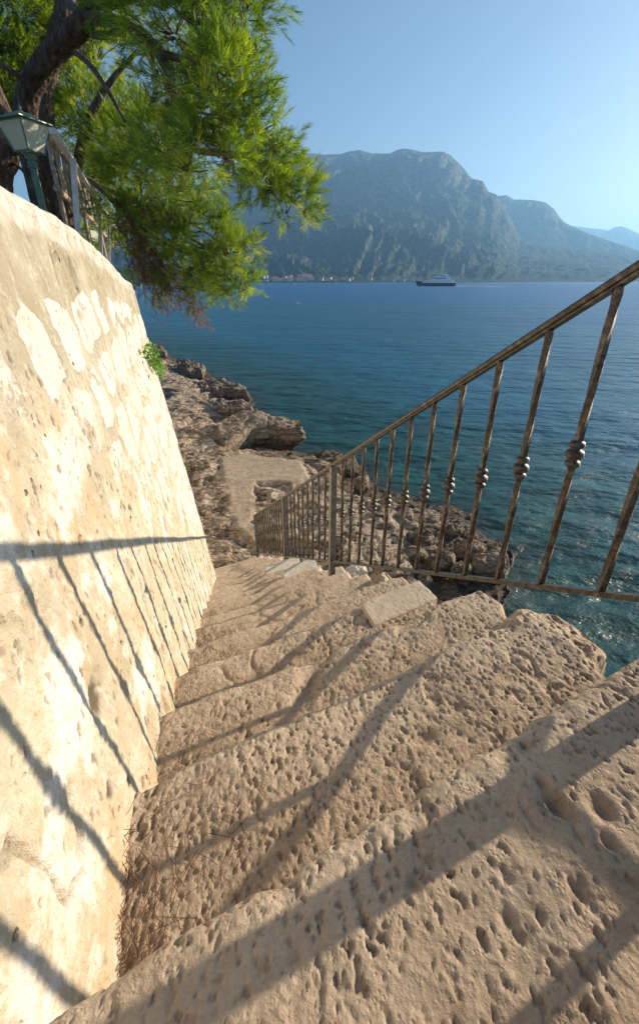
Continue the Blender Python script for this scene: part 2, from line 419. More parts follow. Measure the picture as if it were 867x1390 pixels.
# ------------------------------------------------------------------ retaining wall
WA, WB, WC = -.3324, -.3247, -.1268
def wall_x(y, z): return WA + WB * y + WC * z
ZT_Y = [-2, 1.25, 2.13, 3.0, 3.57, 4.2, 4.5, 30]; ZT_Z = [.27, .239, .215, .14, .075, .015, -.03, -.06]
def wall_surface():
    R = .16
    ys = [-1.6]
    while ys[-1] < 4.4:
        d = math.hypot(.35, max(ys[-1], .0)) if ys[-1] > 0 else .5
        ys.append(ys[-1] + .0045 * max(d, .8) * (1 if ys[-1] > .1 else 3))
    ys = np.array(ys); T = (ys + 1.6) / (ys[-1] + 1.6)      # 0..1 along the straight run
    na = 12; nr = 120
    V = 430
    vv = np.linspace(0, 1, V) ** 1.0
    nU = len(T) + na + nr
    X = np.zeros((V, nU)); Y = X.copy(); Z = X.copy(); NX = X.copy(); NY = X.copy(); L = X.copy()
    d0 = np.array([WB, 1.]); d0 /= np.linalg.norm(d0); d1 = np.array([-.47, 1.]); d1 /= np.linalg.norm(d1)
    a0 = math.atan2(d0[1], d0[0]); a1 = math.atan2(d1[1], d1[0])
    ycref = -1.6 + T * (4.35 + 1.6)
    s_along = np.concatenate([ycref * 1.04, np.full(na + nr, 5.0)])
    zb = np.maximum(line_z(s_along) - .45, -5.9); zb[len(T):] = -5.9
    zt = np.concatenate([np.interp(ycref, ZT_Y, ZT_Z), np.full(na + nr, -.05)])
    for i in range(V):
        z = zb + (zt - zb) * vv[i]; Z[i] = z
        zc = z[len(T) - 1] if True else 0
        yc = 4.40 - .14 * z[:len(T)]
        y = -1.6 + T * (yc + 1.6); Y[i, :len(T)] = y; X[i, :len(T)] = wall_x(y, z[:len(T)])
        NX[i, :len(T)] = d0[1]; NY[i, :len(T)] = -d0[0]
        L[i, :len(T)] = y * 1.05
        # corner + return
        zz = z[len(T):]
        p = np.array([wall_x(4.40 - .14 * zz, zz), 4.40 - .14 * zz])
        ang = np.linspace(a0, a1, na + 1)[1:]
        st = .16 / na
        dx = np.cumsum(np.cos(ang)) * st * 1.2; dy = np.cumsum(np.sin(ang)) * st * 1.2
        rr = np.linspace(0, 1, nr + 1)[1:] ** 1.4 * 14
        dx = np.concatenate([dx, dx[-1] + d1[0] * rr]); dy = np.concatenate([dy, dy[-1] + d1[1] * rr])
        X[i, len(T):] = p[0] + dx; Y[i, len(T):] = p[1] + dy
        aa = np.concatenate([ang, np.full(nr, a1)])
        NX[i, len(T):] = np.sin(aa); NY[i, len(T):] = -np.cos(aa)
        L[i, len(T):] = yc[-1] * 1.05 + np.concatenate([np.arange(1, na + 1) * st, .16 + rr])
    # masonry pattern: jittered courses
    H = Z + .02 * noise(L * 1.3, Z * 2, 5)
    Lw = L + .035 * fbm(L, Z, 2, f=5, o=3); Hw = H + .03 * fbm(L, Z, 8, f=5, o=3)
    cw, ch = .37, .25
    f1 = np.full(L.shape, 9.); f2 = f1.copy(); sid = np.zeros(L.shape)
    j0 = np.floor(Hw / ch).astype(int)
    for dj in (-1, 0, 1):
        j = j0 + dj; off = hsh(j, j * 0, 5)
        i0 = np.floor(Lw / cw + off).astype(int)
        for di in (-1, 0, 1):
            i = i0 + di
            h1, h2, h3 = hsh(i, j, 1), hsh(i, j, 2), hsh(i, j, 3)
            cx = (i + .5 - off + (h1 - .5) * .5) * cw; cy = (j + .5 + (h2 - .5) * .35) * ch
            d = np.sqrt(((Lw - cx) / cw) ** 2 + ((Hw - cy) / ch) ** 2) + (h3 - .5) * .12
            new = d < f1
            f2 = np.where(new, f1, np.minimum(f2, d)); sid = np.where(new, h3 * 7.13 + h1 * 3.7, sid); f1 = np.minimum(f1, d)
    sid = sid % 1.0
    edge = f2 - f1
    stone = sstep(.10, .30, edge + .10 * fbm(L, Z, 3, f=14, o=3))
    top = zt[None, :] - Z
    smear = fbm(L, Z, 21, f=1.6, o=4)
    stone *= sstep(-.38, -.08, sid - .42 + smear * 1.0 + .25)
    # higher up: band of smooth render under the coping
    stone *= 1 - .9 * sstep(.34, .22, top + .08 * fbm(L, Z, 4, f=3, o=3)) * sstep(.02, .1, top)
    up = Z - (line_z(L * 1.0))                       # height above the stair line
    low = sstep(1.05, .6, up + .25 * smear)
    stone = stone * (1 - .8 * low)
    cap = sstep(.13, .09, top + .05 * fbm(L, Z, 9, f=4, o=3)) * sstep(-.1, 0, top + .1)
    warm = np.clip(.25 + low * .9 + .4 * smear, 0, 1) * sstep(.3, .6, top)
    disp = stone * (.004 + .004 * sid) + .010 * fbm(L, Z, 1, f=3, o=4) + (.010 * fbm(L, Z * .7, 5, f=16, o=4) - .008 * np.abs(fbm(L, Z * .6, 55, f=7, o=3))) * (.6 + .6 * stone) + .0035 * fbm(L, Z, 7, f=60, o=3)
    disp += .03 * fbm(L, Z, 3, f=.9, o=2)
    pk = .6 * pits(L, Z, .030, .30, 31, .6, 0.) * sstep(.0, .3, fbm(L, Z, 17, f=2.2, o=2) + .1 + low * .25)
    crack = np.clip(1 - np.abs(fbm(L * 1.8, Z * .8, 40, f=2.0, o=4)) * 26, 0, 1) * sstep(.05, .35, fbm(L, Z, 44, f=1.1, o=2) + low * .25)
    disp -= pk * .005 + crack * .012
    dirt_shade = np.clip(pk * 1.2 + crack * .5, 0, 1) * (1 - cap)
    # two deeper holes
    for (u, v, r) in ((133, 945, .045), (152, 1070, .02)):
        d = ray(u, v); k = WA / (d[0] - WB * d[1] - WC * d[2]); p = d * k
        q = np.exp(-(((Y - p[1]) / r * .9) ** 2 + ((Z - p[2]) / (r * 1.2)) ** 2))
        disp -= q * .018; dirt_shade = np.maximum(dirt_shade, sstep(.5, .9, q + .2 * fbm(L, Z, 2, f=40, o=2)))
    # round the top edge over
    disp -= .05 * sstep(.05, 0, top) ** 2
    X += NX * disp; Y += NY * disp
    Zf = Z + .012 * fbm(L, 0 * L, 6, f=2.5, o=3) * sstep(.2, 0, top)
    # coping: extra rows going back over the top
    rows = []
    for k, (back, dz) in enumerate([(.03, .014), (.08, .02), (.18, .022), (.32, .01), (.5, -.02)]):
        jx = .01 * fbm(L[-1], 0 * L[-1] + k, 3, f=6, o=3)
        rows.append((X[-1] - NX[-1] * back, Y[-1] - NY[-1] * back, Zf[-1] + dz + jx))
    X = np.vstack([X] + [r[0] for r in rows]); Y = np.vstack([Y] + [r[1] for r in rows]); Zf = np.vstack([Zf] + [r[2] for r in rows])
    ext = np.ones((5, nU)); z0 = np.zeros((5, nU))
    stain = sstep(.60, .30, top + .12 * fbm(L, Z, 14, f=2, o=3)) * sstep(.06, .14, top)
    at_ = {'stain': np.vstack([stain, z0]), 'stone': np.vstack([stone, z0]), 'warm': np.vstack([warm, z0]), 'cap': np.vstack([cap, ext]), 'dirt_shade': np.vstack([dirt_shade, z0])}
    o = mesh_obj('retaining_wall', np.stack([X, Y, Zf], -1).reshape(-1, 3), grid_faces(V + 5, nU), M['wall'], attrs=at_)
    tag(o, 'tall leaning wall of pale limestone rubble and smeared mortar beside the steps', 'wall')
    # terrace behind
    bx, by, bz = rows[-1]
    tt = np.linspace(0, 1, 24)[:, None]
    idx = np.arange(0, nU, 12)
    TX = bx[idx][None] + .05 - tt * 12; TY = by[idx][None] + tt * 0; TZ = np.full(TX.shape, -.07) + .03 * fbm(TX, TY, 0, f=1, o=3)
    o = mesh_obj('terrace_ground', np.stack([TX, TY, TZ], -1).reshape(-1, 3), grid_faces(24, len(idx)), M['shore'], attrs={'path': TX * 0, 'litter': TX * 0 + .9, 'dirt_shade': TX * 0})
    tag(o, kind='structure')
wall_surface()

# ------------------------------------------------------------------ stairs
STEP_S = [-.36, 0.0, .355, .72, 1.05, 1.40, 1.74] + [1.74 + .345 * k for k in range(1, 17)]
SLOPE_ED = .171
stair = empty('stone_staircase', (0, 0, -1)); tag(stair, 'steep flight of worn pitted limestone steps going down between the wall and the iron railing', 'staircase')
GRID = {0: .014, 1: .007, 2: .0030, 3: .0036, 4: .0055, 5: .0065, 6: .008, 7: .009, 8: .011}
def worn0(fr): return sstep(.8, 1.0, fr)
def make_step(k):
    s0 = STEP_S[k]; z0 = line_z(s0) if k else line_z(0) - .006; g = GRID.get(k, .014)
    nxt_drop = .30; prev_s = STEP_S[k - 1] if k else s0 - 1.2
    going = s0 - prev_s
    nl, nr = -.62, {1: 1.25, 2: 1.2, 3: .98}.get(k, 1.06 + .06 * math.sin(k * 2.3))
    nr += .12
    ns = np.arange(nl, nr, g * (1 if k < 9 else 1.2))
    r = .028
    L1 = going + .16
    path = []; nrm = []
    vs = np.arange(-L1, .0 - r, g)
    for v in vs: path.append((v, 0)); nrm.append((0, 1))
    m = max(6, int(r * 1.57 / g))
    for a in np.linspace(0, math.pi / 2, m + 1):
        path.append((-r + r * math.sin(a), -r + r * math.cos(a))); nrm.append((math.sin(a), math.cos(a)))
    for z in np.arange(-r - g, -nxt_drop, -g * 1.6): path.append((0.012 * 0, z)); nrm.append((1, 0))
    path = np.array(path); nrm = np.array(nrm)
    arc = np.concatenate([[0], np.cumsum(np.hypot(*np.diff(path, axis=0).T))])
    n = ns[None, :] + 0 * path[:, :1]; v = path[:, :1] + 0 * ns[None, :]; z = path[:, 1:] + 0 * n
    A = arc[:, None] + 0 * n
    seed = k * 5.3
    edge_w = .022 * fbm(n, 0 * n + seed, 0, f=1.6, o=2) + .013 * fbm(n, 0 * n + seed, 3, f=6, o=3)
    frac = np.clip((v + L1) / L1, 0, 1)
    s = s0 + SLOPE_ED * (n - .3) + v + edge_w * frac
    # worn tread: back a bit higher, hollow in the middle, tilt
    z = z + z0 + .02 * (1 - frac) - .018 * frac ** 2 * np.exp(-((n - .35) / .28) ** 2)
    z = z + .009 * fbm(n, s, seed, f=2.2, o=3)
    rough = {2: .34, 3: .5, 4: .6, 5: .55}.get(k, .6)
    dens = {1: .5, 2: .5, 3: .7, 4: .75}.get(k, .7)
    D = .012 * fbm(n, s, z * .6 + seed, f=7, o=3) * rough + .0032 * fbm(n, s, z + seed, f=28, o=4) * rough
    region = sstep(-.25, .35, fbm(n, s, seed + 3, f=2.4, o=2) + (.35 if k in (3, 4) else .1))
    if k == 2: region = .35 + .65 * sstep(-.1, .4, fbm(n, s, seed + 3, f=4.2, o=2) + .12)
    ps = pits(n, A, {2: .022}.get(k, .022), dens, 100 + k, .34); pb = pits(n, A, .12, .3, 200 + k, .55); pf = pits(n, A, .014, dens, 300 + k, .5)
    mk_ = sstep(-.15, .30, fbm(n, s, seed + 71, f=5, o=3))
    dp = ps * {2: .0075}.get(k, .0062) * (.30 + .9 * region * mk_) * (1 - .6 * worn0(frac)) + pb * .008 * region * (.5 if k > 2 else .0) + pf * .0035 * (.4 + region)
    pt = pits(n + 7, A, .045, .5, 500 + k, .3, .1); dp += pt * .007 * (.15 + region * mk_)
    if k in (3, 4):      # chisel-dressed: dense shallow scallops
        sc2 = pits(n * 1.0, A, .034, 1.0, 400 + k, .6, .1)
        dp += sc2 * .0028 * sstep(-.3, .2, fbm(n, s, seed + 9, f=1.7, o=2) + .25 * (.4 - n))
    grime = sstep(.72, .15, frac + .30 * fbm(n, s, seed + 31, f=6, o=4)) * (nrm[:, 1:] > .5)
    worn = sstep(.60, .95, frac + .12 * fbm(n, s, seed + 37, f=7, o=4)) * sstep(-.1, .35, nrm[:, 1:])
    dirt_shade = np.clip(ps * .8 * (.4 + region * mk_) + pt * .5 * region * mk_ + (pb * .15 * region if k > 2 else 0) + pf * .4, 0, 1)
    if k > 2: dirt_shade = np.maximum(dirt_shade, grime * .5)
    if k == 2:
        for (u_, v_, rr, dd) in ((752, 1092, .014, .020), (715, 1005, .009, .009), (735, 1060, .009, .009), (690, 1250, .009, .007), (782, 1215, .009, .008), (822, 1150, .011, .010), (560, 1195, .009, .007), (815, 1105, .016, .012)):
            c = on_z(u_, v_, z0); cn = c[:2] @ EN; cs = c[:2] @ ES
            q = np.exp(-(((n - cn) / rr) ** 2 + ((s - cs) / (rr * 1.3)) ** 2) * (1 + .8 * fbm(n, s, 3, f=25, o=2)))
            dp += q * dd; dirt_shade = np.maximum(dirt_shade, q * .7)
        # raised worn block at right hand
        ridge = .6 * sstep(.42, .50, n + .45 * (.42 - s) + .03 * fbm(n, s, 8, f=9, o=3)) * sstep(.33, .22, s - .05 * n)
        z = z + .010 * ridge * (z > z0 - .1)
    if k == 3:
        for (u_, v_, rr, dd) in ((575, 1000, .03, .014), (620, 960, .02, .008)):
            c = on_z(u_, v_, z0); cn = c[:2] @ EN; cs = c[:2] @ ES
            q = np.exp(-(((n - cn) / rr) ** 2 + ((s - cs) / (rr * .7)) ** 2)); dp += q * dd; dirt_shade = np.maximum(dirt_shade, q * .4)
    if k == 4:
        c = on_z(420, 920, z0); cn = c[:2] @ EN; cs = c[:2] @ ES
        q = np.exp(-(((n - cn - .6 * (s - cs)) / .035) ** 2 + ((s - cs) / .12) ** 2) * (1 + .6 * fbm(n, s, 3, f=14, o=3))); dp += q * .022; dirt_shade = np.maximum(dirt_shade, q * .6)
    crack = np.clip(1 - np.abs(fbm(n, s, seed + 50, f=2.3, o=3)) * 40, 0, 1) * sstep(.1, .3, fbm(n, s, seed + 60, f=1.5, o=1))
    dp += crack * .008; dirt_shade = np.maximum(dirt_shade, crack * .4)
    # edge damage: irregular chips at the nose
    chip = np.exp(-((v + .0) / .05) ** 2) * np.clip(fbm(n, 0 * n + seed, 7, f=5, o=3), 0, 1) * .04
    D = D - dp - chip
    s = s + nrm[:, :1] * D; z = z + nrm[:, 1:] * D
    # outer end drops off as rough rock
    e = sstep(nr - .15, nr, n + .05 * fbm(n * 0, s, seed, f=6, o=3))
    z = z - e * .25; n2 = n - e * .02
    # dirt gathered by the wall
    dirt_shade = np.maximum(dirt_shade, .75 * sstep(-.02, -.16, n + .06 * fbm(n, s, 2, f=9, o=3)) * (nrm[:, 1:] > .5) * sstep(.75, .3, frac + .1))
    xy = s[..., None] * ES + n2[..., None] * EN
    V = np.concatenate([xy, z[..., None]], -1).reshape(-1, 3)
    # normals point up: choose winding
    f = grid_faces(len(path), len(ns))
    return mesh_obj('step', V, f, M['step'], stair, attrs={'dirt_shade': dirt_shade, 'worn': worn * (.35 if k == 2 else 1)})
for k in range(len(STEP_S)): make_step(k)
# pale sawn slabs let into the outer ends of some treads
def slab(c4, zt, th, name='slab', mat='slab', label=None):
    c = np.array([[p[0], p[1]] for p in c4]); m = MB(); cen = c.mean(0)
    n = 14; rows = []
    def quadgrid(nx, ny):
        u = np.linspace(0, 1, nx)[:, None, None]; v = np.linspace(0, 1, ny)[None, :, None]
        return (1 - u) * (1 - v) * c[0] + (1 - u) * v * c[1] + u * v * c[2] + u * (1 - v) * c[3]
    g = quadgrid(30, 44)
    z = zt + .0025 * fbm(g[..., 0], g[..., 1], 0, f=18, o=3) - .001 * 0
    bev = np.minimum.outer(np.minimum(np.arange(30), 29 - np.arange(30)), np.full(44, 99))
    bev = np.minimum(bev, np.minimum(np.arange(44), 43 - np.arange(44))[None])
    z = z - np.where(bev == 0, .005, 0)
    ew = np.exp(-bev / 1.2)[..., None]; g = g + ew * (cen - g) * (.035 * np.clip(fbm(g[..., 0], g[..., 1], 5, f=22, o=3) + .15, 0, 1))[..., None]
    z = z - (ew[..., 0] * .010 * np.clip(fbm(g[..., 0], g[..., 1], 9, f=30, o=3) + .1, 0, 1))
    V = np.concatenate([g, z[..., None]], -1)
    F_ = grid_faces(30, 44)
    ring = [(i, 0) for i in range(30)] + [(29, j) for j in range(1, 44)] + [(i, 43) for i in range(28, -1, -1)] + [(0, j) for j in range(42, 0, -1)]
    top = np.array([V[i, j] for i, j in ring]); out = top.copy(); out[:, :2] += (top[:, :2] - cen) * .006
    r2 = out.copy(); r2[:, 2] = zt - .006; r3 = out.copy(); r3[:, 2] = zt - th; r3[:, 0] += .002 * noise(r3[:, 0] * 20, r3[:, 1] * 20, 3)
    n0 = 30 * 44; R = len(ring)
    VV = np.vstack([V.reshape(-1, 3), r2, r3]); idx = np.array([i * 44 + j for i, j in ring])
    q1 = np.stack([idx, n0 + np.arange(R), n0 + (np.arange(R) + 1) % R, np.roll(idx, -1)], -1)
    q2 = np.stack([n0 + np.arange(R), n0 + R + np.arange(R), n0 + R + (np.arange(R) + 1) % R, n0 + (np.arange(R) + 1) % R], -1)
    o = mesh_obj(name, VV, [np.vstack([F_, q1, q2])], M[mat], stair, smooth=False, attrs={'dirt_shade': np.zeros(len(VV))})
    if label: o['label'] = label
    return o
zs1 = -1.368
slab([on_z(488, 818, zs1), on_z(569, 786.5, zs1), on_z(594, 811, zs1), on_z(507, 850, zs1)], zs1, .10, label='smooth pale rectangular slab, the largest, at the outer end of a tread')
zs2 = line_z(2.28) + .085
slab([on_z(436, 802, zs2), on_z(486, 779.5, zs2), on_z(498, 788, zs2), on_z(444, 816, zs2)], zs2, .10, label='smooth pale slab beside the second post')
for (s_, n0_, n1_) in ((3.30, .66, 1.02), (3.98, .60, 1.02)):
    z_ = line_z(s_) + .015
    slab([sn(s_ - .17, n0_), sn(s_ - .17 + .1, n1_), sn(s_ + .10 + .1, n1_), sn(s_ + .1, n0_)], z_ + .02, .14, mat='concrete')

# ------------------------------------------------------------------ boulders and ledges
def rock(name, outline, zt, zb, seed, amp=.05, undercut=0.0, dome=.1, f=2.0, res=(160, 60), mat='shore', strata=0.0, chis=0.0, parent=None, pitscale=1.0):
    """closed outline (xy list), domed top at zt, sides down to zb"""
    o = np.array([[p[0], p[1]] for p in outline]); c = o.mean(0)
    seg = np.vstack([o, o[:1]]); d = np.concatenate([[0], np.cumsum(np.linalg.norm(np.diff(seg, axis=0), axis=1))])
    t = np.linspace(0, d[-1], res[0], endpoint=False)
    P = np.stack([np.interp(t, d, seg[:, 0]), np.interp(t, d, seg[:, 1])], -1)
    for _ in range(int(res[0] / 40)): P = (np.roll(P, 1, 0) + P * 2 + np.roll(P, -1, 0)) / 4
    nt_ = res[1]; H = zt - zb
    q = np.linspace(0, 1, nt_)
    ntop = int(nt_ * .55)
    rad = np.concatenate([np.linspace(0.01, .93, ntop), .93 + .07 * np.sin(np.linspace(0, 1, nt_ - ntop) * math.pi / 2)])
    side = np.concatenate([np.zeros(ntop), np.linspace(0, 1, nt_ - ntop)])
    rad = rad - undercut * sstep(.3, .9, side)
    Z = zt - dome * np.minimum(rad, 1) ** 2 * (side < .001) - dome * .86 * (side > 0) - side * (H - dome)
    V = c + (P - c)[None] * rad[:, None, None]
    X, Y = V[..., 0], V[..., 1]; ZZ = Z[:, None] + 0 * X
    dirv = (P - c) / np.linalg.norm(P - c, axis=1)[:, None]
    ky = np.clip(side * 3, 0, 1)[:, None]
    D = amp * fbm(X, Y, ZZ * 1.5 + seed, f=f, o=6, g=.55) * 1.6 + amp * .5 * (fbm(X, Y, ZZ + seed * 2, f=f * 1.7, o=3, ridge=True) - .3)
    if strata: D = D + strata * np.where(ky > 0, np.sin((ZZ * 9 + 1.5 * fbm(X, Y, 0, f=1, o=2)) * 3), 0)
    dirt_shade = np.clip(-D / amp * .5 - .1, 0, .8)
    if undercut: dirt_shade = np.maximum(dirt_shade, .35 + .4 * fbm(X, Y, ZZ, f=1.3, o=4)); dirt_shade = np.maximum(dirt_shade, .95 * np.clip(side * 2.2, 0, 1)[:, None] * (.75 + .25 * noise(X * 3, Y * 3, ZZ * 2)))  # undercut rocks: shade and wet stain of the sides painted into the colour
    if chis:
        pp = pits(X * pitscale, Y * pitscale, .026, .8, int(seed) + 7, .6); D = D - chis * pp * (1 - ky); dirt_shade = np.maximum(dirt_shade, pp * .15)
    X = X + dirv[None, :, 0] * D * ky; Y = Y + dirv[None, :, 1] * D * ky; ZZ = ZZ + D * (1 - ky * .8)
    V = np.stack([X, Y, ZZ], -1).reshape(-1, 3)
    return mesh_obj(name, V, grid_faces(nt_, res[0], True)[:, ::-1], M[mat], parent, attrs={'dirt_shade': dirt_shade, 'path': 0 * dirt_shade, 'litter': 0 * dirt_shade})
def zpts(z, *uv): return [on_z(u, v, z) for u, v in uv]
zb1 = -.98
o = rock('boulder', zpts(-1.02, (640, 872), (668, 838), (705, 815), (755, 820), (797, 842), (836, 876), (820, 925), (770, 962), (700, 955), (655, 915)), -.99, -1.6, 3, .035, 0, .07, 4.5, (260, 110), 'boulder', chis=.008)
tag(o, 'large rounded pale boulder with a chipped top under the near end of the iron railing', 'boulder')
o = rock('boulder', zpts(-1.24, (560, 862), (585, 832), (628, 802), (655, 815), (665, 850), (648, 880), (615, 905), (575, 895)), -1.22, -1.8, 9, .03, 0, .05, 5, (220, 90), 'boulder', chis=.010)
tag(o, 'pitted blocky boulder between the smooth slab and the largest boulder', 'boulder')
o = rock('boulder', zpts(-1.78, (500, 792), (520, 776), (534, 782), (528, 800), (508, 806)), -1.76, -2.3, 14, .035, 0, .04, 7, (120, 50), 'boulder')
tag(o, 'small broken stone wedged between the two smooth slabs', 'stone')
o = rock('boulder', zpts(-2.5, (466, 775), (478, 764), (497, 768), (500, 780), (478, 784)), -2.45, -3.0, 15, .03, 0, .05, 7, (120, 50), 'concrete')
tag(o, 'small white stone lying at the foot of the railing post', 'stone')
o = rock('boulder', zpts(-2.9, (505, 768), (525, 762), (552, 768), (556, 782), (520, 788)), -2.85, -3.6, 18, .06, 0, .05, 5, (120, 50), 'shore')
tag(o, 'brown stone just outside the bottom rail, past the white stone', 'stone')

SH = [(6, -25), (3.6, -3), (3.1, 3), (3.2, 6)] + [tuple(on_z(u, v, SEA)[:2]) for u, v in ((686, 812), (694, 770), (691, 752), (655, 725), (632, 702), (588, 688), (540, 674), (509, 658), (497, 640), (478, 622), (450, 617), (410, 618), (385, 606), (352, 566), (338, 536), (300, 521), (280, 508), (255, 496), (225, 483), (208, 472))] + [(-24, 54), (-40, 75), (-75, 110), (-90, 60), (-60, -25)]
SH = np.array(SH)
def shore_dist(x, y):
    shp = x.shape; p = np.stack([x.ravel(), y.ravel()], -1)
    best = np.full(len(p), 1e9); inside = np.zeros(len(p), bool)
    for i in range(len(SH)):
        a = SH[i]; b = SH[(i + 1) % len(SH)]; ab = b - a
        t = np.clip(((p - a) @ ab) / (ab @ ab), 0, 1)
        best = np.minimum(best, np.linalg.norm(p - a - t[:, None] * ab, axis=1))
        cond = (a[1] > p[:, 1]) != (b[1] > p[:, 1])
        xi = a[0] + (p[:, 1] - a[1]) / (b[1] - a[1] + 1e-12) * ab[0]
        inside ^= cond & (p[:, 0] < xi)
    return np.where(inside, best, -best).reshape(shp)
PATH = np.array([on_z(u, v, -5.35)[:2] for u, v in ((296, 622), (330, 612), (412, 622), (420, 645), (398, 652), (348, 652), (344, 705), (352, 745), (318, 712))])
def in_poly(x, y, P):
    ins = np.zeros(x.shape, bool); best = np.full(x.shape, 1e9)
    for i in range(len(P)):
        a = P[i]; b = P[(i + 1) % len(P)]; ab = b - a
        t = np.clip(((x - a[0]) * ab[0] + (y - a[1]) * ab[1]) / (ab @ ab), 0, 1)
        best = np.minimum(best, np.hypot(x - a[0] - t * ab[0], y - a[1] - t * ab[1]))
        c = (a[1] > y) != (b[1] > y); xi = a[0] + (y - a[1]) / (b[1] - a[1] + 1e-12) * ab[0]; ins ^= c & (x < xi)
    return np.where(ins, best, -best)
LP1 = [(318, 592), (342, 580), (368, 578), (398, 580), (418, 581), (420, 572), (400, 565), (368, 561)]
LEDGES = [np.array([on_z(u, v, -5.28)[:2] for u, v in LP1])]
def terrain():
    az = np.radians(np.linspace(-75, 75, 760)); r = np.concatenate([np.linspace(.4, 5, 60), 5 * (110 / 5) ** np.linspace(0, 1, 620)[1:]])
    A, R = np.meshgrid(az, r); x = R * np.sin(A); y = R * np.cos(A)
    wx = x + .5 * fbm(x, y, 1, f=.6, o=3) + .18 * fbm(x, y, 2, f=2.5, o=3); wy = y + .5 * fbm(x, y, 5, f=.6, o=3) + .18 * fbm(x, y, 9, f=2.5, o=3)
    near = sstep(12, 7, np.hypot(x - 1, y - 7))
    d = shore_dist(wx, wy)
    z = np.where(d > 0, SEA + .42 * (1 - np.exp(-np.clip(d, 0, 99) / .18)) + .75 * sstep(.5, 4.0, d), SEA - .05 + np.maximum(d * .9, -2.5))
    # stairs' rough outer flank
    s = x * ES[0] + y * ES[1]; n = x * EN[0] + y * EN[1]
    tgt = line_z(s) - .30 - np.clip(n - .95, 0, 9) * (1.5 + .5 * fbm(x, y, 0, f=1.5, o=2)) + .12 * fbm(x, y, 8, f=2.2, o=3) - 1.2 * sstep(7.0, 8.5, s)
    z = np.where(s < 8.5, np.maximum(z, np.minimum(tgt, -.9 - .2 * (s < 0))), z)
    for P_ in LEDGES: z = z - (z - (SEA + .12)) * sstep(-.45, -.1, in_poly(x, y, P_)) * (z > SEA)
    path = sstep(-.10, .12, in_poly(x, y, PATH) + .1 * fbm(x, y, 4, f=2, o=3))
    # strata
    q = .9 * fbm(x * .6, y, 0, f=.3, o=4) + .16 * fbm(x, y, 3, f=1.6, o=4) + .05 * x + .02 * y
    hh = .30; ff = (z + q) / hh; fr = ff - np.floor(ff)
    zt = hh * (np.floor(ff) + sstep(.70, 1.0, fr)) - q
    q2 = .35 * fbm(x * .7, y * 1.5, 11, f=.5, o=5); h2 = .085; ff = (zt + q2) / h2; fr = ff - np.floor(ff)
    zt = h2 * (np.floor(ff) + sstep(.55, 1.0, fr)) - q2
    land = sstep(-.2, .2, d)
    big = fbm(x, y, 6, f=.8, o=5, g=.55)
    rg = fbm(x * .75, y * 1.5, z, f=1.7, o=7, g=.62, ridge=True)
    z = z + (zt - z) * 1.0 * land + .10 * big * sstep(-.5, .5, d) + (.065 * (rg - .45)) * (1.2 - .2 * land)
    cr = pits(x, y, .35, .5, 55, .3, 1.5); z = z - cr * .05 * land
    fl = -5.38 + .02 * fbm(x, y, 2, f=1, o=3) - .03 * (y - 11)*.3
    z = z * (1 - path) + fl * path
    dirt_shade = np.clip((.45 - rg) * 1.6, 0, .8) * (1 - path) + cr * .5 * (1 - path)
    lit = sstep(3.5, 5.5, d) * sstep(30, 18, y)
    o = mesh_obj('rocky_shore', np.stack([x, y, z], -1).reshape(-1, 3), grid_faces(len(r), len(az)), M['shore'], attrs={'path': path, 'dirt_shade': dirt_shade, 'litter': lit})
    tag(o, kind='structure')
terrain()
def ledge(pts, zt, zb, seed, lab, **kw):
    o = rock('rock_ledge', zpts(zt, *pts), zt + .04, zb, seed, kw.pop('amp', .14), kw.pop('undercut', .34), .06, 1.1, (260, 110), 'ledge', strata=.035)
    tag(o, lab, 'rock ledge'); return o
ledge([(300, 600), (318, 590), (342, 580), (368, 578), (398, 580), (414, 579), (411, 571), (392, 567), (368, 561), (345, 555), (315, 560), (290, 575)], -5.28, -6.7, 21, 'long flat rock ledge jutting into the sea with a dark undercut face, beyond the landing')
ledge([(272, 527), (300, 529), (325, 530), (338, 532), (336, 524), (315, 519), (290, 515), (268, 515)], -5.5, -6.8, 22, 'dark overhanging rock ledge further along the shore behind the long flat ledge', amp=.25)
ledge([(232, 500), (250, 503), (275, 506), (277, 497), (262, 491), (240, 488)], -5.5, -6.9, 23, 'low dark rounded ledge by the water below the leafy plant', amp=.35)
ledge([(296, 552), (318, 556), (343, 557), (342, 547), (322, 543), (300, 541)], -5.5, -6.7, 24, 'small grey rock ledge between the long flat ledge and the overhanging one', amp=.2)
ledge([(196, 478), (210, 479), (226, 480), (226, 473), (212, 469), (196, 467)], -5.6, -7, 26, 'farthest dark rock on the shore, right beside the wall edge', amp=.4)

# loose stones along the right-hand shelf
shelf = [(452, 640, .30), (470, 636, .25), (515, 690, .32), (548, 705, .28), (575, 735, .35), (610, 722, .3), (640, 748, .3), (660, 770, .35), (600, 765, .28), (560, 755, .25), (530, 735, .22), (625, 780, .25), (490, 660, .25), (505, 720, .22)]
for i, (u, v, r_) in enumerate(shelf):
    p = on_z(u, v, -5.95); rs = np.random.default_rng(i)
    th = np.linspace(0, 2 * math.pi, 9)[:-1]; rr = r_ * (.75 + .5 * rs.random(8))
    ol = [(p[0] + a * math.cos(t) * 1.2, p[1] + a * math.sin(t) * .8) for a, t in zip(rr, th)]
    o = rock('shore_stone', ol, -5.72 + .1 * rs.random(), -6.5, 40 + i, .09, .05, .12, 2.6, (90, 44), 'shore')
    tag(o, 'rough brown weathered stone on the shelf of rock seen through the railing', 'stone', 'weathered stones on the rock shelf below the railing')

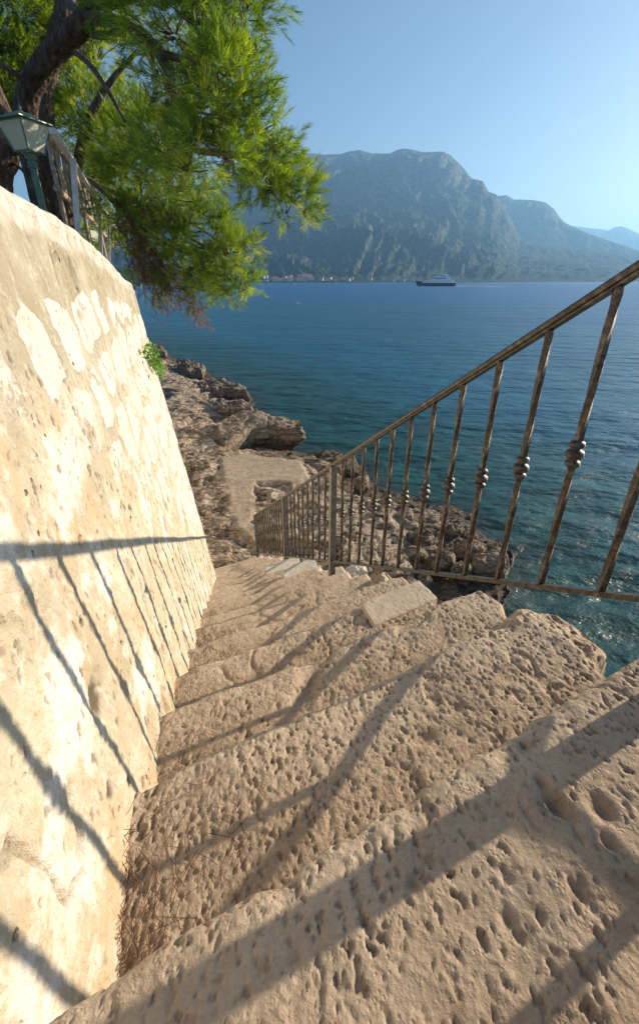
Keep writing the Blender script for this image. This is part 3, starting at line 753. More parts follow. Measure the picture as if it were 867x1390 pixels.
# ------------------------------------------------------------------ iron railing
R0 = np.array([.10, 2.86, -1.21]); RD = np.array([.2624, -.842, .562])       # t grows towards the viewer and up
RDn = RD / np.linalg.norm(RD)
rail = empty('iron_railing', tuple(R0 - np.array([0, 0, 1.0]))); tag(rail, 'rusty wrought iron railing with beaded balusters running down the outer edge of the steps', 'railing')
side = np.cross(RDn, [0, 0, 1]); side /= np.linalg.norm(side); upn = np.cross(side, RDn)
def barprof(p0, p1, prof, name, mat, wob=.0, par=None):
    p0, p1 = np.array(p0), np.array(p1); n = 60; t = np.linspace(0, 1, n)[:, None]
    c = p0 + (p1 - p0) * t; c = c + upn * (wob * np.sin(t * 9.1 + 1)) + side * (wob * np.sin(t * 7.3))
    pr = np.array(prof)
    v = c[:, None] + pr[None, :, 0, None] * side + pr[None, :, 1, None] * upn
    m = MB(); m.add(v.reshape(-1, 3), grid_faces(n, len(pr), True))
    k = len(pr)
    for b, cc in ((0, c[0]), ((n - 1) * k, c[-1])):
        vv = np.vstack([v.reshape(-1, 3)[b:b + k], cc]); m.add(vv, [[i, (i + 1) % k, k, k] for i in range(k)])
    return m.build(name, mat, par or rail)
top_prof = [(-.020, -.006), (-.022, .003), (-.018, .009), (-.009, .0125), (.009, .0125), (.018, .009), (.022, .003), (.020, -.006), (.012, -.0075), (.011, -.0125), (-.011, -.0125), (-.012, -.0075)]
bot_prof = [(-.014, -.006), (-.014, .005), (-.012, .007), (.012, .007), (.014, .005), (.014, -.006)]
T0, T1 = -5.05, 2.645
barprof(R0 + RD * T0, R0 + RD * T1, top_prof, 'top_rail', M['iron'], .002)
LOW = np.array([0, 0, -.84])
barprof(R0 + RD * T0 + LOW, R0 + RD * T1 + LOW, bot_prof, 'bottom_rail', M['iron'], .002)
RL = R0 + RD * T1; RH = np.array([.2624, -.842, 0.]) / .882
barprof(RL, RL + RH * 1.7, top_prof, 'top_rail', M['iron'], .0)
barprof(RL + LOW, RL + LOW + RH * 1.7, bot_prof, 'bottom_rail', M['iron'], .0)
def rail_pt(t):
    return R0 + RD * t if t <= T1 else RL + RH * (t - T1)
def post(t, w=.045, mat='grey_iron', down=1.06):
    b = rail_pt(t)
    m = MB(); ax = np.array([[ES[0], ES[1], 0], [EN[0], EN[1], 0], [0, 0, 1]], float)
    top = b[2] - .008; bot = b[2] - down
    c = (b[0], b[1], (top + bot) / 2)
    m.box(c, (w, w, top - bot), ax)
    m.box((b[0], b[1], bot + .02), (w * 1.9, w * 1.9, .012), ax)
    m.build('post', M[mat], rail)
for t in (-5.05, -2.0, 0, 2.645, 4.32): post(t, .05 if t > 2 else .045, down=.85 if t > 2.7 else 1.06)
# one baluster mesh, vertical along z, twisted square bar with three beads
def baluster_mesh(h=.82):
    n = 90; z = np.linspace(-h, 0, n); a = z / .42 * 2 * math.pi * .5
    hw = .0086 * (1 + .15 * np.exp(-((z + .02) / .02) ** 2)) * np.where(np.abs(z + h * .5) < .03, 1.0, 1)
    cor = np.array([(-1, -1), (-.75, -1.0), (.75, -1), (1, -1), (1, -.75), (1, .75), (1, 1), (.75, 1), (-.75, 1), (-1, 1), (-1, .75), (-1, -.75)], float)
    cor = np.where(np.abs(cor) == 1, cor * 1.0, cor)
    keep = [c for c in cor if not (abs(c[0]) == 1 and abs(c[1]) == 1)]; cor = np.array(keep)
    v = []
    for zi, ai, w_ in zip(z, a, hw):
        ca, sa = math.cos(ai), math.sin(ai)
        for x, y in cor: v.append((w_ * (x * ca - y * sa), w_ * (x * sa + y * ca), zi))
    return np.array(v), grid_faces(n, len(cor), True)
bv, bf = baluster_mesh()
knot = MB()
zc = -.40
prof = [(.009, zc - .040)]
for c_, rr, hh in ((-.026, .019, .010), (0, .0235, .014), (.027, .019, .010)):
    for a in np.linspace(-math.pi / 2, math.pi / 2, 7): prof.append((.010 + (rr - .010) * math.cos(a), zc + c_ + hh * math.sin(a)))
prof.append((.009, zc + .040))
knot.lathe((0, 0, 0), prof, 14)
kv, kf = np.vstack(knot.v), np.vstack(knot.f)
def mk(name, v, f, mat, smooth=True):
    return mesh_obj(name, v, f, mat, None, smooth)
pb = mk('baluster', bv, bf, M['iron'], False); pk_ = mk('bead_collar', kv, kf, M['iron']); pk_.parent = pb
ts = [.03 + .193 * k for k in range(1, 14)] + [2.645 + .17 * k for k in range(1, 10)] + [-2.0 * k / 10 for k in range(1, 10)] + [-2.0 - 3.05 * k / 16 for k in range(1, 16)]
first = True
rl = np.array(rail.location)
for i, t in enumerate(ts):
    if first: b, kk = pb, pk_; first = False
    else:
        b = pb.copy(); COL.objects.link(b); kk = pk_.copy(); COL.objects.link(kk)
    b.parent = rail; kk.parent = b
    p = rail_pt(t) + np.array([0, 0, -.012]) - rl
    b.location = tuple(p); b.rotation_euler = (random.uniform(-.006, .006), random.uniform(-.006, .006), -.3 + random.uniform(-.25, .25))

# ------------------------------------------------------------------ terrace: lamps and railings
def lamp(base, lant_z, sc_, label, post_r=.028):
    """base xyz at the terrace; lant_z = underside of lantern"""
    e = empty('street_lamp', tuple(base)); tag(e, label, 'street lamp')
    x, y, z0 = base
    m = MB(); m.lathe((x, y, 0), [(post_r * 2.0, z0), (post_r * 2.0, z0 + .06), (post_r * 1.5, z0 + .09), (post_r * 1.5, z0 + .2), (post_r, z0 + .24)], 16); m.build('base', M['green'], e, True)
    n = 12; th = np.arange(24) / 24 * 2 * math.pi; rr = np.where(np.arange(24) % 2, .82, 1.0)
    zs = np.linspace(z0 + .23, lant_z - .10 * sc_, n); v = [(x + post_r * (1 - .15 * i / n) * a * math.cos(t), y + post_r * (1 - .15 * i / n) * a * math.sin(t), z) for i, z in enumerate(zs) for a, t in zip(rr, th)]
    mesh_obj('post', v, grid_faces(n, 24, True), M['green'], e, False)
    s = sc_; m = MB()
    m.lathe((x, y, lant_z), [(.028 * s, -.11 * s), (.045 * s, -.105 * s), (.045 * s, -.095 * s), (.028 * s, -.085 * s), (.042 * s, -.07 * s), (.042 * s, -.06 * s), (.024 * s, -.05 * s), (.05 * s, -.03 * s), (.05 * s, -.01 * s), (.07 * s, 0), (0, .001)], 18)
    m.build('collar', M['green'], e, True)
    hb, ht, H = .080 * s, .145 * s, .21 * s; w_ = .007 * s
    rot = -.35; ca, sa = math.cos(rot), math.sin(rot)
    def q(a, b, z): return np.array([x + a * ca - b * sa, y + a * sa + b * ca, lant_z + z])
    fr = MB(); cs = [(-1, -1), (1, -1), (1, 1), (-1, 1)]
    for i in range(4):
        a = cs[i]; b = cs[(i + 1) % 4]
        fr.tube([q(a[0] * hb, a[1] * hb, 0.005), q(a[0] * ht, a[1] * ht, H)], w_, 6)
        fr.tube([q(a[0] * hb, a[1] * hb, .006), q(b[0] * hb, b[1] * hb, .006)], w_, 6)
        fr.tube([q(a[0] * ht, a[1] * ht, H), q(b[0] * ht, b[1] * ht, H)], w_ * 1.1, 6)
    fr.build('lantern_frame', M['green'], e)
    for i in range(4):
        a = cs[i]; b = cs[(i + 1) % 4]; g = MB(); k = .97
        g.poly([q(a[0] * hb * k, a[1] * hb * k, .01), q(b[0] * hb * k, b[1] * hb * k, .01), q(b[0] * ht * k, b[1] * ht * k, H), q(a[0] * ht * k, a[1] * ht * k, H)])
        g.build('glass_pane', M['lantern'], e)
    rf = MB(); R1 = ht * 1.22
    lay = [(R1, H + .004), (R1, H + .012 * s), (R1 * .55, H + .045 * s), (R1 * .28, H + .075 * s), (.012 * s, H + .085 * s)]
    v = [q(c[0] * r_, c[1] * r_, z_) for r_, z_ in lay for c in cs]
    rf.add(v, grid_faces(len(lay), 4, True)); rf.add([q(c[0] * R1, c[1] * R1, H + .004) for c in cs], [[3, 2, 1, 0]])
    ro = rf.build('roof', M['green'], e)
    fn = MB(); fn.lathe((x, y, lant_z), [(.016 * s, H + .08 * s), (.02 * s, H + .09 * s), (.008 * s, H + .10 * s), (.013 * s, H + .11 * s), (.004 * s, H + .13 * s), (.001, H + .165 * s)], 10)
    fn.build('finial', M['green'], ro, True)
pl = at(41, 208, 4.2)
lamp((pl[0] - .0, 4.2, -.05), pl[2], .9, 'green street lamp with frosted lantern, nearest and largest, above the wall at the left edge')
pl = at(125, 328, 11.0)
lamp((pl[0], 11.0, -.05), pl[2], 1.1, 'small green lamp seen low behind the white railing posts', .03)
pl = at(85, 254, 13.0)
lamp((pl[0], 13.0, -.05), pl[2], 1.35, 'distant lamp with small pale lantern between the dark trunks', .04)

wr = empty('metal_railing', (-2.0, 4.3, 0)); tag(wr, 'white painted metal railing with square posts on the terrace above the wall', 'railing')
TZ = .914
def leanpost(ytop, utop, vtop, ub, vb, w_, h=None):
    a = at(utop, vtop, ytop); b = at(ub, vb, ytop); d = b - a; d /= abs(d[2]); p1 = a + d * (a[2] + .08)
    m = MB(); ax2 = -d / np.linalg.norm(d)
    axx = np.array([.35, -.94, 0]); axx = axx - ax2 * (axx @ ax2); axx /= np.linalg.norm(axx); ay = np.cross(ax2, axx)
    m.box((a + p1) / 2, (w_, w_, np.linalg.norm(a - p1)), [axx, ay, ax2]); m.build('post', M['white_metal'], wr)
    return a
a1 = leanpost(4.3, 99, 214, 106, 320, .042); a2 = leanpost(6.3, 134.5, 271, 137, 345, .042); a3 = leanpost(8.3, 147.5, 298, 148, 350, .042)
m = MB(); dd = (a2 - a1) / np.linalg.norm(a2 - a1); sd_ = np.cross(dd, [0, 0, 1]); sd_ /= np.linalg.norm(sd_); uu = np.cross(sd_, dd)
p0 = a1 - dd * .62; p1 = a1 + (a3 - a1) * 1.45
m.box((p0 + p1) / 2 + uu * .02, (.045, np.linalg.norm(p1 - p0), .035), [sd_, dd, uu]); m.build('top_rail', M['white_metal'], wr)
lr = empty('log_railing', (-2.6, 5, 0)); tag(lr, 'weathered wooden railing with crooked bars just behind the white metal one', 'railing')
def logbar(pts, r_, name):
    m = MB(); m.tube(pts, r_, 9); return m.build(name, M['log'], lr, True)
g0 = at(60, 180, 4.9); g1 = at(111, 243, 6.6); g2 = at(147, 300, 10.5)
logbar([g0, (g0 + g1) / 2 + [0, 0, .02], g1, (g1 + g2) / 2 + [0, 0, .02], g2], .034, 'rail')
lo = np.array([0, 0, -.42])
logbar([g0 + lo, (g0 + g1) / 2 + lo + [0, 0, -.02], g1 + lo, g2 + lo], .03, 'rail')
for k in range(12):
    f_ = (k + .5) / 12; p = g0 + (g1 - g0) * min(f_ * 2, 1) if f_ < .5 else g1 + (g2 - g1) * (f_ * 2 - 1)
    logbar([p + [0, 0, -.98 if k % 4 == 0 else -.42], p + [random.uniform(-.03, .03), 0, -.2], p], .022, 'bar')

# ------------------------------------------------------------------ pines
def spray_mesh(C, D, n_per, L=(.05, .085), w_=.0016, lo_tone=None, seed=1, spread=.9, stem=.14):
    rg = np.random.default_rng(seed); N = len(C)
    C = np.repeat(C, n_per, 0); Dd = np.repeat(D, n_per, 0); tone = np.repeat(lo_tone, n_per)
    t = rg.random(len(C))[:, None] ** .8
    rnd = rg.normal(size=C.shape); rnd -= Dd * (rnd * Dd).sum(1)[:, None]; rnd /= np.linalg.norm(rnd, axis=1)[:, None] + 1e-9
    base = C + Dd * t * stem
    a = spread * (1.05 - .75 * t) * (.6 + .7 * rg.random((len(C), 1)))
    nd = Dd + rnd * a; nd[:, 2] += .12; nd /= np.linalg.norm(nd, axis=1)[:, None]
    ln = (L[0] + (L[1] - L[0]) * rg.random(len(C)))[:, None]
    sd = np.cross(nd, rg.normal(size=C.shape)); sd /= np.linalg.norm(sd, axis=1)[:, None] + 1e-9
    v = np.stack([base - sd * w_, base + sd * w_, base + nd * ln + sd * w_ * .5, base + nd * ln - sd * w_ * .5], 1).reshape(-1, 3)
    f = np.arange(len(v)).reshape(-1, 4)
    tn = np.clip(tone + rg.normal(size=len(tone)) * .12, 0, 1)
    return v, f, np.repeat(tn, 4)
class Crown:
    def __init__(s): s.v = []; s.f = []; s.t = []; s.n = 0
    def add(s, v, f, t): s.v.append(v); s.f.append(f + s.n); s.t.append(t); s.n += len(v)
    def build(s, name, mat, par):
        return mesh_obj(name, np.vstack(s.v), np.vstack(s.f), mat, par, False, attrs={'tone': np.concatenate(s.t)})
def fill(cr, br, blobs, seed, tone=.5, per=34, wid=.0018, density=1.0, dead=None, anchor=None):
    rg = np.random.default_rng(seed)
    Cs, Ds, Ts = [], [], []
    for (u, v, Y, R, *rest) in blobs:
        c = at(u, v, Y); tn = rest[0] if rest else 0
        K = max(4, int(30 * density * (R / .4) ** 2))
        out = rg.normal(size=(K, 3)); out /= np.linalg.norm(out, axis=1)[:, None]
        rad = R * (.25 + .72 * rg.random(K) ** .6)
        cc = c + out * rad[:, None] * np.array([1, 1, .60])
        hub = c + np.array([0, 0, -R * .25])
        for j in range(K):
            # a bunch = one twig with several sprays
            dirb = out[j] + np.array([0, 0, .45]) + rg.normal(size=3) * .25; dirb /= np.linalg.norm(dirb)
            if j % 2 == 0: br.tube([hub + (cc[j] - hub) * .15, (hub + cc[j]) / 2 + rg.normal(size=3) * .02, cc[j]], [.009, .006, .003], 4, False)
            bt = tone + tn + rg.normal() * .24
            ns_ = rg.integers(5, 9)
            for q in range(ns_):
                dq = dirb + rg.normal(size=3) * .6; dq /= np.linalg.norm(dq)
                Cs.append(cc[j] + dq * rg.random() * .05 + rg.normal(size=3) * .03); Ds.append(dq); Ts.append(bt + rg.normal() * .06)
    v, f, t = spray_mesh(np.array(Cs), np.array(Ds), per, lo_tone=np.array(Ts), seed=seed, w_=wid)
    cr.add(v, f, t)
def curve(pts, n=40):
    p = np.array(pts, float); d = np.linspace(0, len(p) - 1, n); out = []
    for t in d:
        i = min(int(t), len(p) - 2); f = t - i
        p0 = p[max(i - 1, 0)]; p1 = p[i]; p2 = p[i + 1]; p3 = p[min(i + 2, len(p) - 1)]
        out.append(.5 * ((2 * p1) + (p2 - p0) * f + (2 * p0 - 5 * p1 + 4 * p2 - p3) * f * f + (3 * p1 - p0 - 3 * p2 + p3) * f ** 3))
    return np.array(out)
def trunk_mesh(pts, r0, r1, par, name='trunk', sides=40, n=110, amp=.10):
    c = curve(pts, n); t = np.gradient(c, axis=0); t /= np.linalg.norm(t, axis=1)[:, None]
    a = np.cross(t, [.2, 1, .1]); a /= np.linalg.norm(a, axis=1)[:, None]; b = np.cross(t, a)
    th = np.arange(sides) / sides * 2 * math.pi; rad = np.linspace(r0, r1, n)[:, None] * (1 + .5 * np.exp(-np.arange(n) / 7.))[:, None] ** .6
    al = np.concatenate([[0], np.cumsum(np.linalg.norm(np.diff(c, axis=0), axis=1))])[:, None]
    cx, cy = np.cos(th)[None], np.sin(th)[None]
    rad = rad * (1 + amp * fbm(cx * 1.6 + 0 * al, cy * 1.6 + 0 * al, al * 3, f=1, o=3) + amp * .8 * (fbm(cx * 5 + 0 * al, cy * 5 + 0 * al, al * 7, f=1, o=3, ridge=True) - .4))
    v = c[:, None] + rad[..., None] * (cx[..., None] * a[:, None] + cy[..., None] * b[:, None])
    return mesh_obj(name, v.reshape(-1, 3), grid_faces(n, sides, True), M['bark'], par, True)
def limb(m, pts, r0, r1, n=16, s=7): c = curve(pts, n); m.tube(c, np.linspace(r0, r1, n), s, False)

# main leaning pine
T1 = empty('pine_tree', tuple(at(58, 275, 5.5) * [1, 1, 0] + [0, 0, -.07])); tag(T1, 'large leaning pine whose crown hangs over the water, trunk curving behind the nearest lamp', 'tree')
b = at(62, 290, 5.5); b[2] = -.1
trunk_mesh([b, at(55, 262, 5.5), at(38, 190, 5.5), at(36, 140, 5.5), at(52, 98, 5.4), at(84, 60, 5.3), at(112, 32, 5.2), at(128, 5, 5.1), at(150, -45, 5.0)], .112, .085, T1)
bm_ = MB()
limb(bm_, [at(98, 68, 5.3), at(120, 85, 5.1), at(145, 120, 4.9), at(170, 165, 4.8)], .030, .012)
limb(bm_, [at(38, 112, 5.4), at(22, 100, 5.3), at(2, 88, 5.2), at(-20, 80, 5.2)], .030, .016)
limb(bm_, [at(125, 20, 5.1), at(170, 35, 4.9), at(215, 70, 4.8), at(240, 140, 4.8), at(262, 200, 4.8), at(330, 215, 4.9), at(400, 275, 5.0)], .06, .014, 40)
limb(bm_, [at(128, 12, 5.1), at(200, -10, 4.7), at(270, 5, 4.6), at(330, 45, 4.6)], .05, .012, 26)
limb(bm_, [at(215, 70, 4.8), at(270, 90, 4.7), at(320, 130, 4.7), at(350, 180, 4.8)], .03, .008, 26)
limb(bm_, [at(118, 30, 5.2), at(80, -10, 5.6), at(20, -40, 6)], .05, .02, 20)
limb(bm_, [at(125, 45, 5.2), at(145, 48, 5.1), at(152, 42, 5.0)], .035, .02, 8)
front = [(175, 205, 5.9, .44), (215, 190, 5.4, .42), (255, 215, 4.35, .34), (300, 200, 4.3, .33), (340, 215, 4.8, .34), (372, 235, 4.9, .30), (398, 262, 5.0, .24), (412, 288, 5.0, .17), (388, 285, 5.0, .18), (355, 250, 4.9, .26),
         (255, 155, 5.4, .38), (300, 150, 4.3, .30), (340, 170, 4.5, .27), (362, 195, 4.7, .24), (290, 110, 4.3, .30), (325, 115, 4.35, .20), (262, 75, 5.3, .34), (235, 110, 5.4, .28, -.1),
         (300, 55, 4.9, .30), (325, 20, 4.6, .26), (280, 15, 4.6, .34), (235, 30, 4.7, .36), (195, 25, 4.8, .30), (335, -5, 4.6, .26), (150, -10, 4.9, .28, -.1), (345, 140, 4.4, .2), (310, 95, 4.3, .18), (330, 75, 4.6, .13), (340, 95, 4.7, .12), (225, 240, 5.2, .3), (190, 240, 6.0, .38)]
cr = Crown(); fill(cr, bm_, front, 5, .50)
for p in front: limb(bm_, [at(240, 140, 4.85), (at(240, 140, 4.85) + at(p[0], p[1], p[2])) / 2 + [0, 0, -.08], at(p[0], p[1], p[2])], .016, .006, 8, 5) if (p[1] > 90 and abs(p[0] - 240) < 130) else None
cr.build('crown', M['needle'], T1)
bm_.build('branches', M['twig'], T1, True)
# dark cone-hung twigs
dt = MB(); rg = np.random.default_rng(8)
for (u0, v0, u1, v1, cnt) in ((215, 70, 232, 125, 30), (310, 22, 345, 80, 22), (225, 100, 240, 160, 30), (290, 30, 330, 50, 14), (270, 150, 300, 185, 14)):
    for k in range(cnt):
        f_ = k / cnt; p = at(u0 + (u1 - u0) * f_ + rg.normal() * 4, v0 + (v1 - v0) * f_ + rg.normal() * 3, 4.55 + rg.random() * .2)
        e_ = p + rg.normal(size=3) * .05 + [0.03, 0, -.06]
        dt.tube([p, (p + e_) / 2 + rg.normal(size=3) * .01, e_], .003, 4, False)
        ax = rg.normal(size=3) * .2 + [0, 0, -1]; ax /= np.linalg.norm(ax)
        dt.tube([e_, e_ + ax * .012, e_ + ax * .03, e_ + ax * .045], [.006, .014, .012, .003], 6, True)
dt.build('dry_cones', M['twig'], T1, True)

# second pine: forked trunk behind, lower hanging boughs
T2 = empty('pine_tree', tuple(at(90, 300, 7.0) * [1, 1, 0] + [0, 0, -.07])); tag(T2, 'forked dark pine behind the railings whose lowest boughs droop towards the water', 'tree')
b = at(88, 330, 7); b[2] = -.1
trunk_mesh([b, at(82, 285, 7), at(72, 240, 7), at(64, 190, 7), at(60, 120, 7), at(80, 40, 7), at(100, -30, 7)], .15, .09, T2)
trunk_mesh([b + [.03, 0, .2], at(92, 285, 7), at(101, 262, 7), at(104, 235, 7), at(112, 190, 6.9), at(126, 150, 6.8), at(150, 110, 6.8), at(185, 70, 6.8)], .10, .02, T2, 'limb')
bm2 = MB()
limb(bm2, [at(103, 240, 7), at(130, 250, 6.4), at(165, 285, 6.0), at(200, 330, 5.8), at(232, 375, 5.7), at(258, 400, 5.6)], .045, .010, 40)
limb(bm2, [at(165, 285, 6.0), at(200, 315, 5.8), at(255, 345, 5.6), at(310, 365, 5.5)], .02, .006, 24)
limb(bm2, [at(190, 230, 6.0), at(210, 260, 5.8), at(235, 295, 5.7)], .018, .008, 14)
limb(bm2, [at(130, 250, 6.4), at(190, 275, 6.0), at(255, 300, 5.6), at(300, 330, 5.5)], .03, .006, 24)
low = [(175, 265, 6.1, .34), (215, 275, 5.9, .38), (255, 290, 5.7, .34), (205, 310, 5.9, .30), (240, 325, 5.7, .34), (280, 325, 5.6, .32), (312, 335, 5.5, .26), (335, 335, 5.5, .16), (250, 358, 5.7, .30), (290, 365, 5.6, .30), (322, 372, 5.5, .22), (340, 385, 5.5, .10), (270, 388, 5.6, .24), (305, 392, 5.5, .20), (232, 385, 5.7, .2, -.1), (200, 352, 5.8, .18, -.1), (320, 350, 5.5, .2), (150, 285, 6.4, .25, -.15), (180, 295, 6.0, .25), (190, 385, 5.8, .12), (215, 395, 5.7, .12), (265, 265, 5.7, .25), (300, 290, 5.6, .14), (295, 305, 5.6, .22)]
cr2 = Crown(); fill(cr2, bm2, low, 9, .50)
back = [(20, 30, 8, .75, .05), (60, 20, 8, .7, .05), (25, 95, 8.5, .6, .05), (70, 110, 8.2, .55, 0), (105, 100, 8, .5, .08), (130, 70, 8, .45, .1), (120, 150, 7.6, .55, .05), (90, 160, 8, .45, .05), (145, 190, 7.4, .45, .05), (150, 135, 7.5, .28, .1), (150, 230, 7.2, .4, 0), (120, 225, 8, .32, .05), (140, 265, 8, .35, .05), (160, 160, 7.4, .3), (10, 150, 8.5, .5, -.1), (50, 145, 8.5, .4), (120, 20, 8.0, .5, -.15), (95, 250, 9, .25, .1), (100, 310, 11, .35, .1), (118, 290, 9, .3, .15), (140, 320, 10, .35, .1), (180, 180, 7, .25), (185, 150, 7, .2), (215, 150, 6.5, .3), (165, 330, 9, .2), (105, 340, 12, .4, .1), (0, 60, 8, .6, -.1), (128, 345, 12, .3)]
fill(cr2, bm2, back, 12, .50, per=30, wid=.0024, density=.8)
cr2.build('crown', M['needle'], T2)
bm2.build('branches', M['twig'], T2, True)
# dry brown needles hanging in the lower bough
dc = Crown(); db = MB(); Cs = []; Ds = []; Ts = []
rg = np.random.default_rng(21)
for (u0, v0, u1, v1, cnt, wd) in ((165, 295, 215, 385, 420, 14), (200, 330, 232, 400, 160, 16), (255, 400, 275, 440, 50, 5), (210, 395, 222, 412, 36, 6), (225, 360, 262, 405, 110, 12), (180, 270, 210, 300, 40, 10)):
    for k in range(cnt):
        f_ = rg.random(); p = at(u0 + (u1 - u0) * f_ + rg.normal() * wd, v0 + (v1 - v0) * f_ + rg.normal() * wd, 5.45 + rg.random() * .35)
        dq = np.array([.25, 0, -.9]) + rg.normal(size=3) * .5; dq /= np.linalg.norm(dq); Cs.append(p); Ds.append(dq); Ts.append(.45 + rg.normal() * .2)
        if k % 3 == 0: db.tube([p - dq * .08, p, p + dq * .12], [.004, .003, .0015], 4, False)
v, f, t = spray_mesh(np.array(Cs), np.array(Ds), 14, (.03, .06), .0016, np.array(Ts), 31, 1.1, .10)
dc.add(v, f, t); dc.build('dry_needles', M['dry'], T2); db.build('dead_twigs', M['twig'], T2, True)

# third pine: trunk at the left edge
T3 = empty('pine_tree', tuple(at(0, 290, 6.4) * [1, 1, 0] + [0, 0, -.07])); tag(T3, 'dark pine trunk at the left edge behind the nearest lamp', 'tree')
b = at(-10, 300, 6.4); b[2] = -.1
trunk_mesh([b, at(-4, 250, 6.4), at(6, 215, 6.4), at(8, 190, 6.4), at(-2, 150, 6.4), at(-20, 100, 6.4), at(-30, 20, 6.4)], .17, .11, T3)
bm3 = MB(); limb(bm3, [at(6, 210, 6.4), at(24, 205, 6.3), at(42, 222, 6.2), at(58, 250, 6.2)], .05, .03, 14)
limb(bm3, [at(6, 215, 6.4), at(28, 228, 6.3), at(40, 245, 6.2)], .025, .012, 10)
cr3 = Crown(); fill(cr3, bm3, [(-20, 120, 7, .5, -.1), (-25, 50, 7, .6, -.1), (8, 130, 7.4, .35, -.1), (-30, 0, 7, .6), (15, 160, 7.6, .25, -.1)], 15, .45, per=26, wid=.003)
cr3.build('crown', M['needle'], T3); bm3.build('branches', M['bark'], T3, True)

# ------------------------------------------------------------------ plant on the wall, needle litter
pe = ray(203, 488); kk = WA / (pe[0] - WB * pe[1] - WC * pe[2]); pp = pe * kk
ip = empty('wall_plant', tuple(pp)); tag(ip, 'small bright green leafy plant growing out of the wall near its far edge', 'plant')
rg = np.random.default_rng(5); lv = []; lf = []; lt = []; stm = MB(); n_ = 0
for k in range(230):
    f_ = rg.random() ** .8
    u = 192 + 20 * f_ + rg.normal() * (5 - 3 * f_); v_ = 472 + 34 * f_ + rg.normal() * 5
    d = ray(u, v_); q = d * (WA / (d[0] - WB * d[1] - WC * d[2])); nrm_ = np.array([.95, .3, .12]); q = q + nrm_ * (.02 + .07 * rg.random())
    s_ = .016 + .012 * rg.random(); a = rg.normal(size=3) + [0, 0, -.5]; a /= np.linalg.norm(a); b_ = np.cross(a, nrm_ + rg.normal(size=3) * .5); b_ /= np.linalg.norm(b_)
    lv += [q, q + (a * .5 + b_ * .45) * s_ * 1.6, q + a * s_ * 2, q + (a * .5 - b_ * .45) * s_ * 1.6]; lf.append([n_, n_ + 1, n_ + 2, n_ + 3]); n_ += 4; lt += [np.clip(.5 + rg.normal() * .25, 0, 1)] * 4
    if k % 6 == 0: stm.tube([pp + [0, 0, .08], (pp + q) / 2 + nrm_ * .02, q], .002, 4, False)
for k in range(26):
    d = ray(212 + rg.normal() * 2.5, 500 + rg.random() * 17); q = d * (WA / (d[0] - WB * d[1] - WC * d[2])) + np.array([.95, .3, 0]) * .03
    s_ = .012; a = rg.normal(size=3); a /= np.linalg.norm(a); b_ = np.cross(a, [.9, .3, .2]); b_ /= np.linalg.norm(b_)
    lv += [q, q + (a * .5 + b_ * .45) * s_ * 1.6, q + a * s_ * 2, q + (a * .5 - b_ * .45) * s_ * 1.6]; lf.append([n_, n_ + 1, n_ + 2, n_ + 3]); n_ += 4; lt += [.5] * 4
mesh_obj('leaves', np.array(lv), np.array(lf), M['ivy'], ip, False, attrs={'tone': np.array(lt)}); stm.build('stems', M['twig'], ip)

lit = MB(); rg = np.random.default_rng(77); LV = []; LT = []
def litter(k, cnt, nlo, nhi, slo, shi, Lr=(.035, .075), pile=.02, w_=.0007):
    s0 = STEP_S[k]; z0 = line_z(s0)
    for i in range(cnt):
        n = nlo + (nhi - nlo) * rg.random() ** 3.4; s = s0 + SLOPE_ED * (n - .3) - (slo + (shi - slo) * rg.random() ** (.5 if cnt > 20 else 1))
        xy = sn(s, n); p = np.array([xy[0], xy[1], z0 + .012 + pile * rg.random() * math.exp(-(n - nlo) * 8)])
        a = rg.normal() * .45 + (1.75 if rg.random() < .8 else rg.random() * 6); L_ = Lr[0] + (Lr[1] - Lr[0]) * rg.random()
        d = np.array([math.cos(a), math.sin(a), rg.normal() * .06]); pr = np.array([-d[1], d[0], 0]); c = rg.normal() * .012
        pts = [p - d * L_ / 2, p + pr * c, p + d * L_ / 2]
        up = np.array([0, 0, w_])
        q = pr * w_
        for A, B in ((pts[0], pts[1]), (pts[1], pts[2])): LV.append([A - q, A + q, B + q + up, B - q + up]); LT.append(np.clip(.32 + rg.normal() * .25, 0, 1))
for k, cnt in ((2, 0), (3, 300), (4, 240), (5, 240), (6, 220), (7, 200), (8, 170), (9, 150), (10, 130), (11, 120), (12, 100), (13, 80)):
    if cnt: litter(k, int(cnt * (.8 if k < 5 else 1.3)), -.22, .04 if k < 5 else .06, .0 if k > 4 else .02, .33, pile=.022, w_=.0006 if k < 6 else .0014)
    litter(k, 0 if k == 2 else 8, -.2, .7, 0.02, .33, pile=.0, w_=.0005 if k < 6 else .001)
LVa = np.array(LV).reshape(-1, 3)
o = mesh_obj('pine_needle_litter', LVa, np.arange(len(LVa)).reshape(-1, 4), M['dry'], None, False, attrs={'tone': np.repeat(np.array(LT), 4)})
tag(o, 'dry reddish brown pine needles gathered at the wall side of the steps', 'needle litter', kind='stuff')

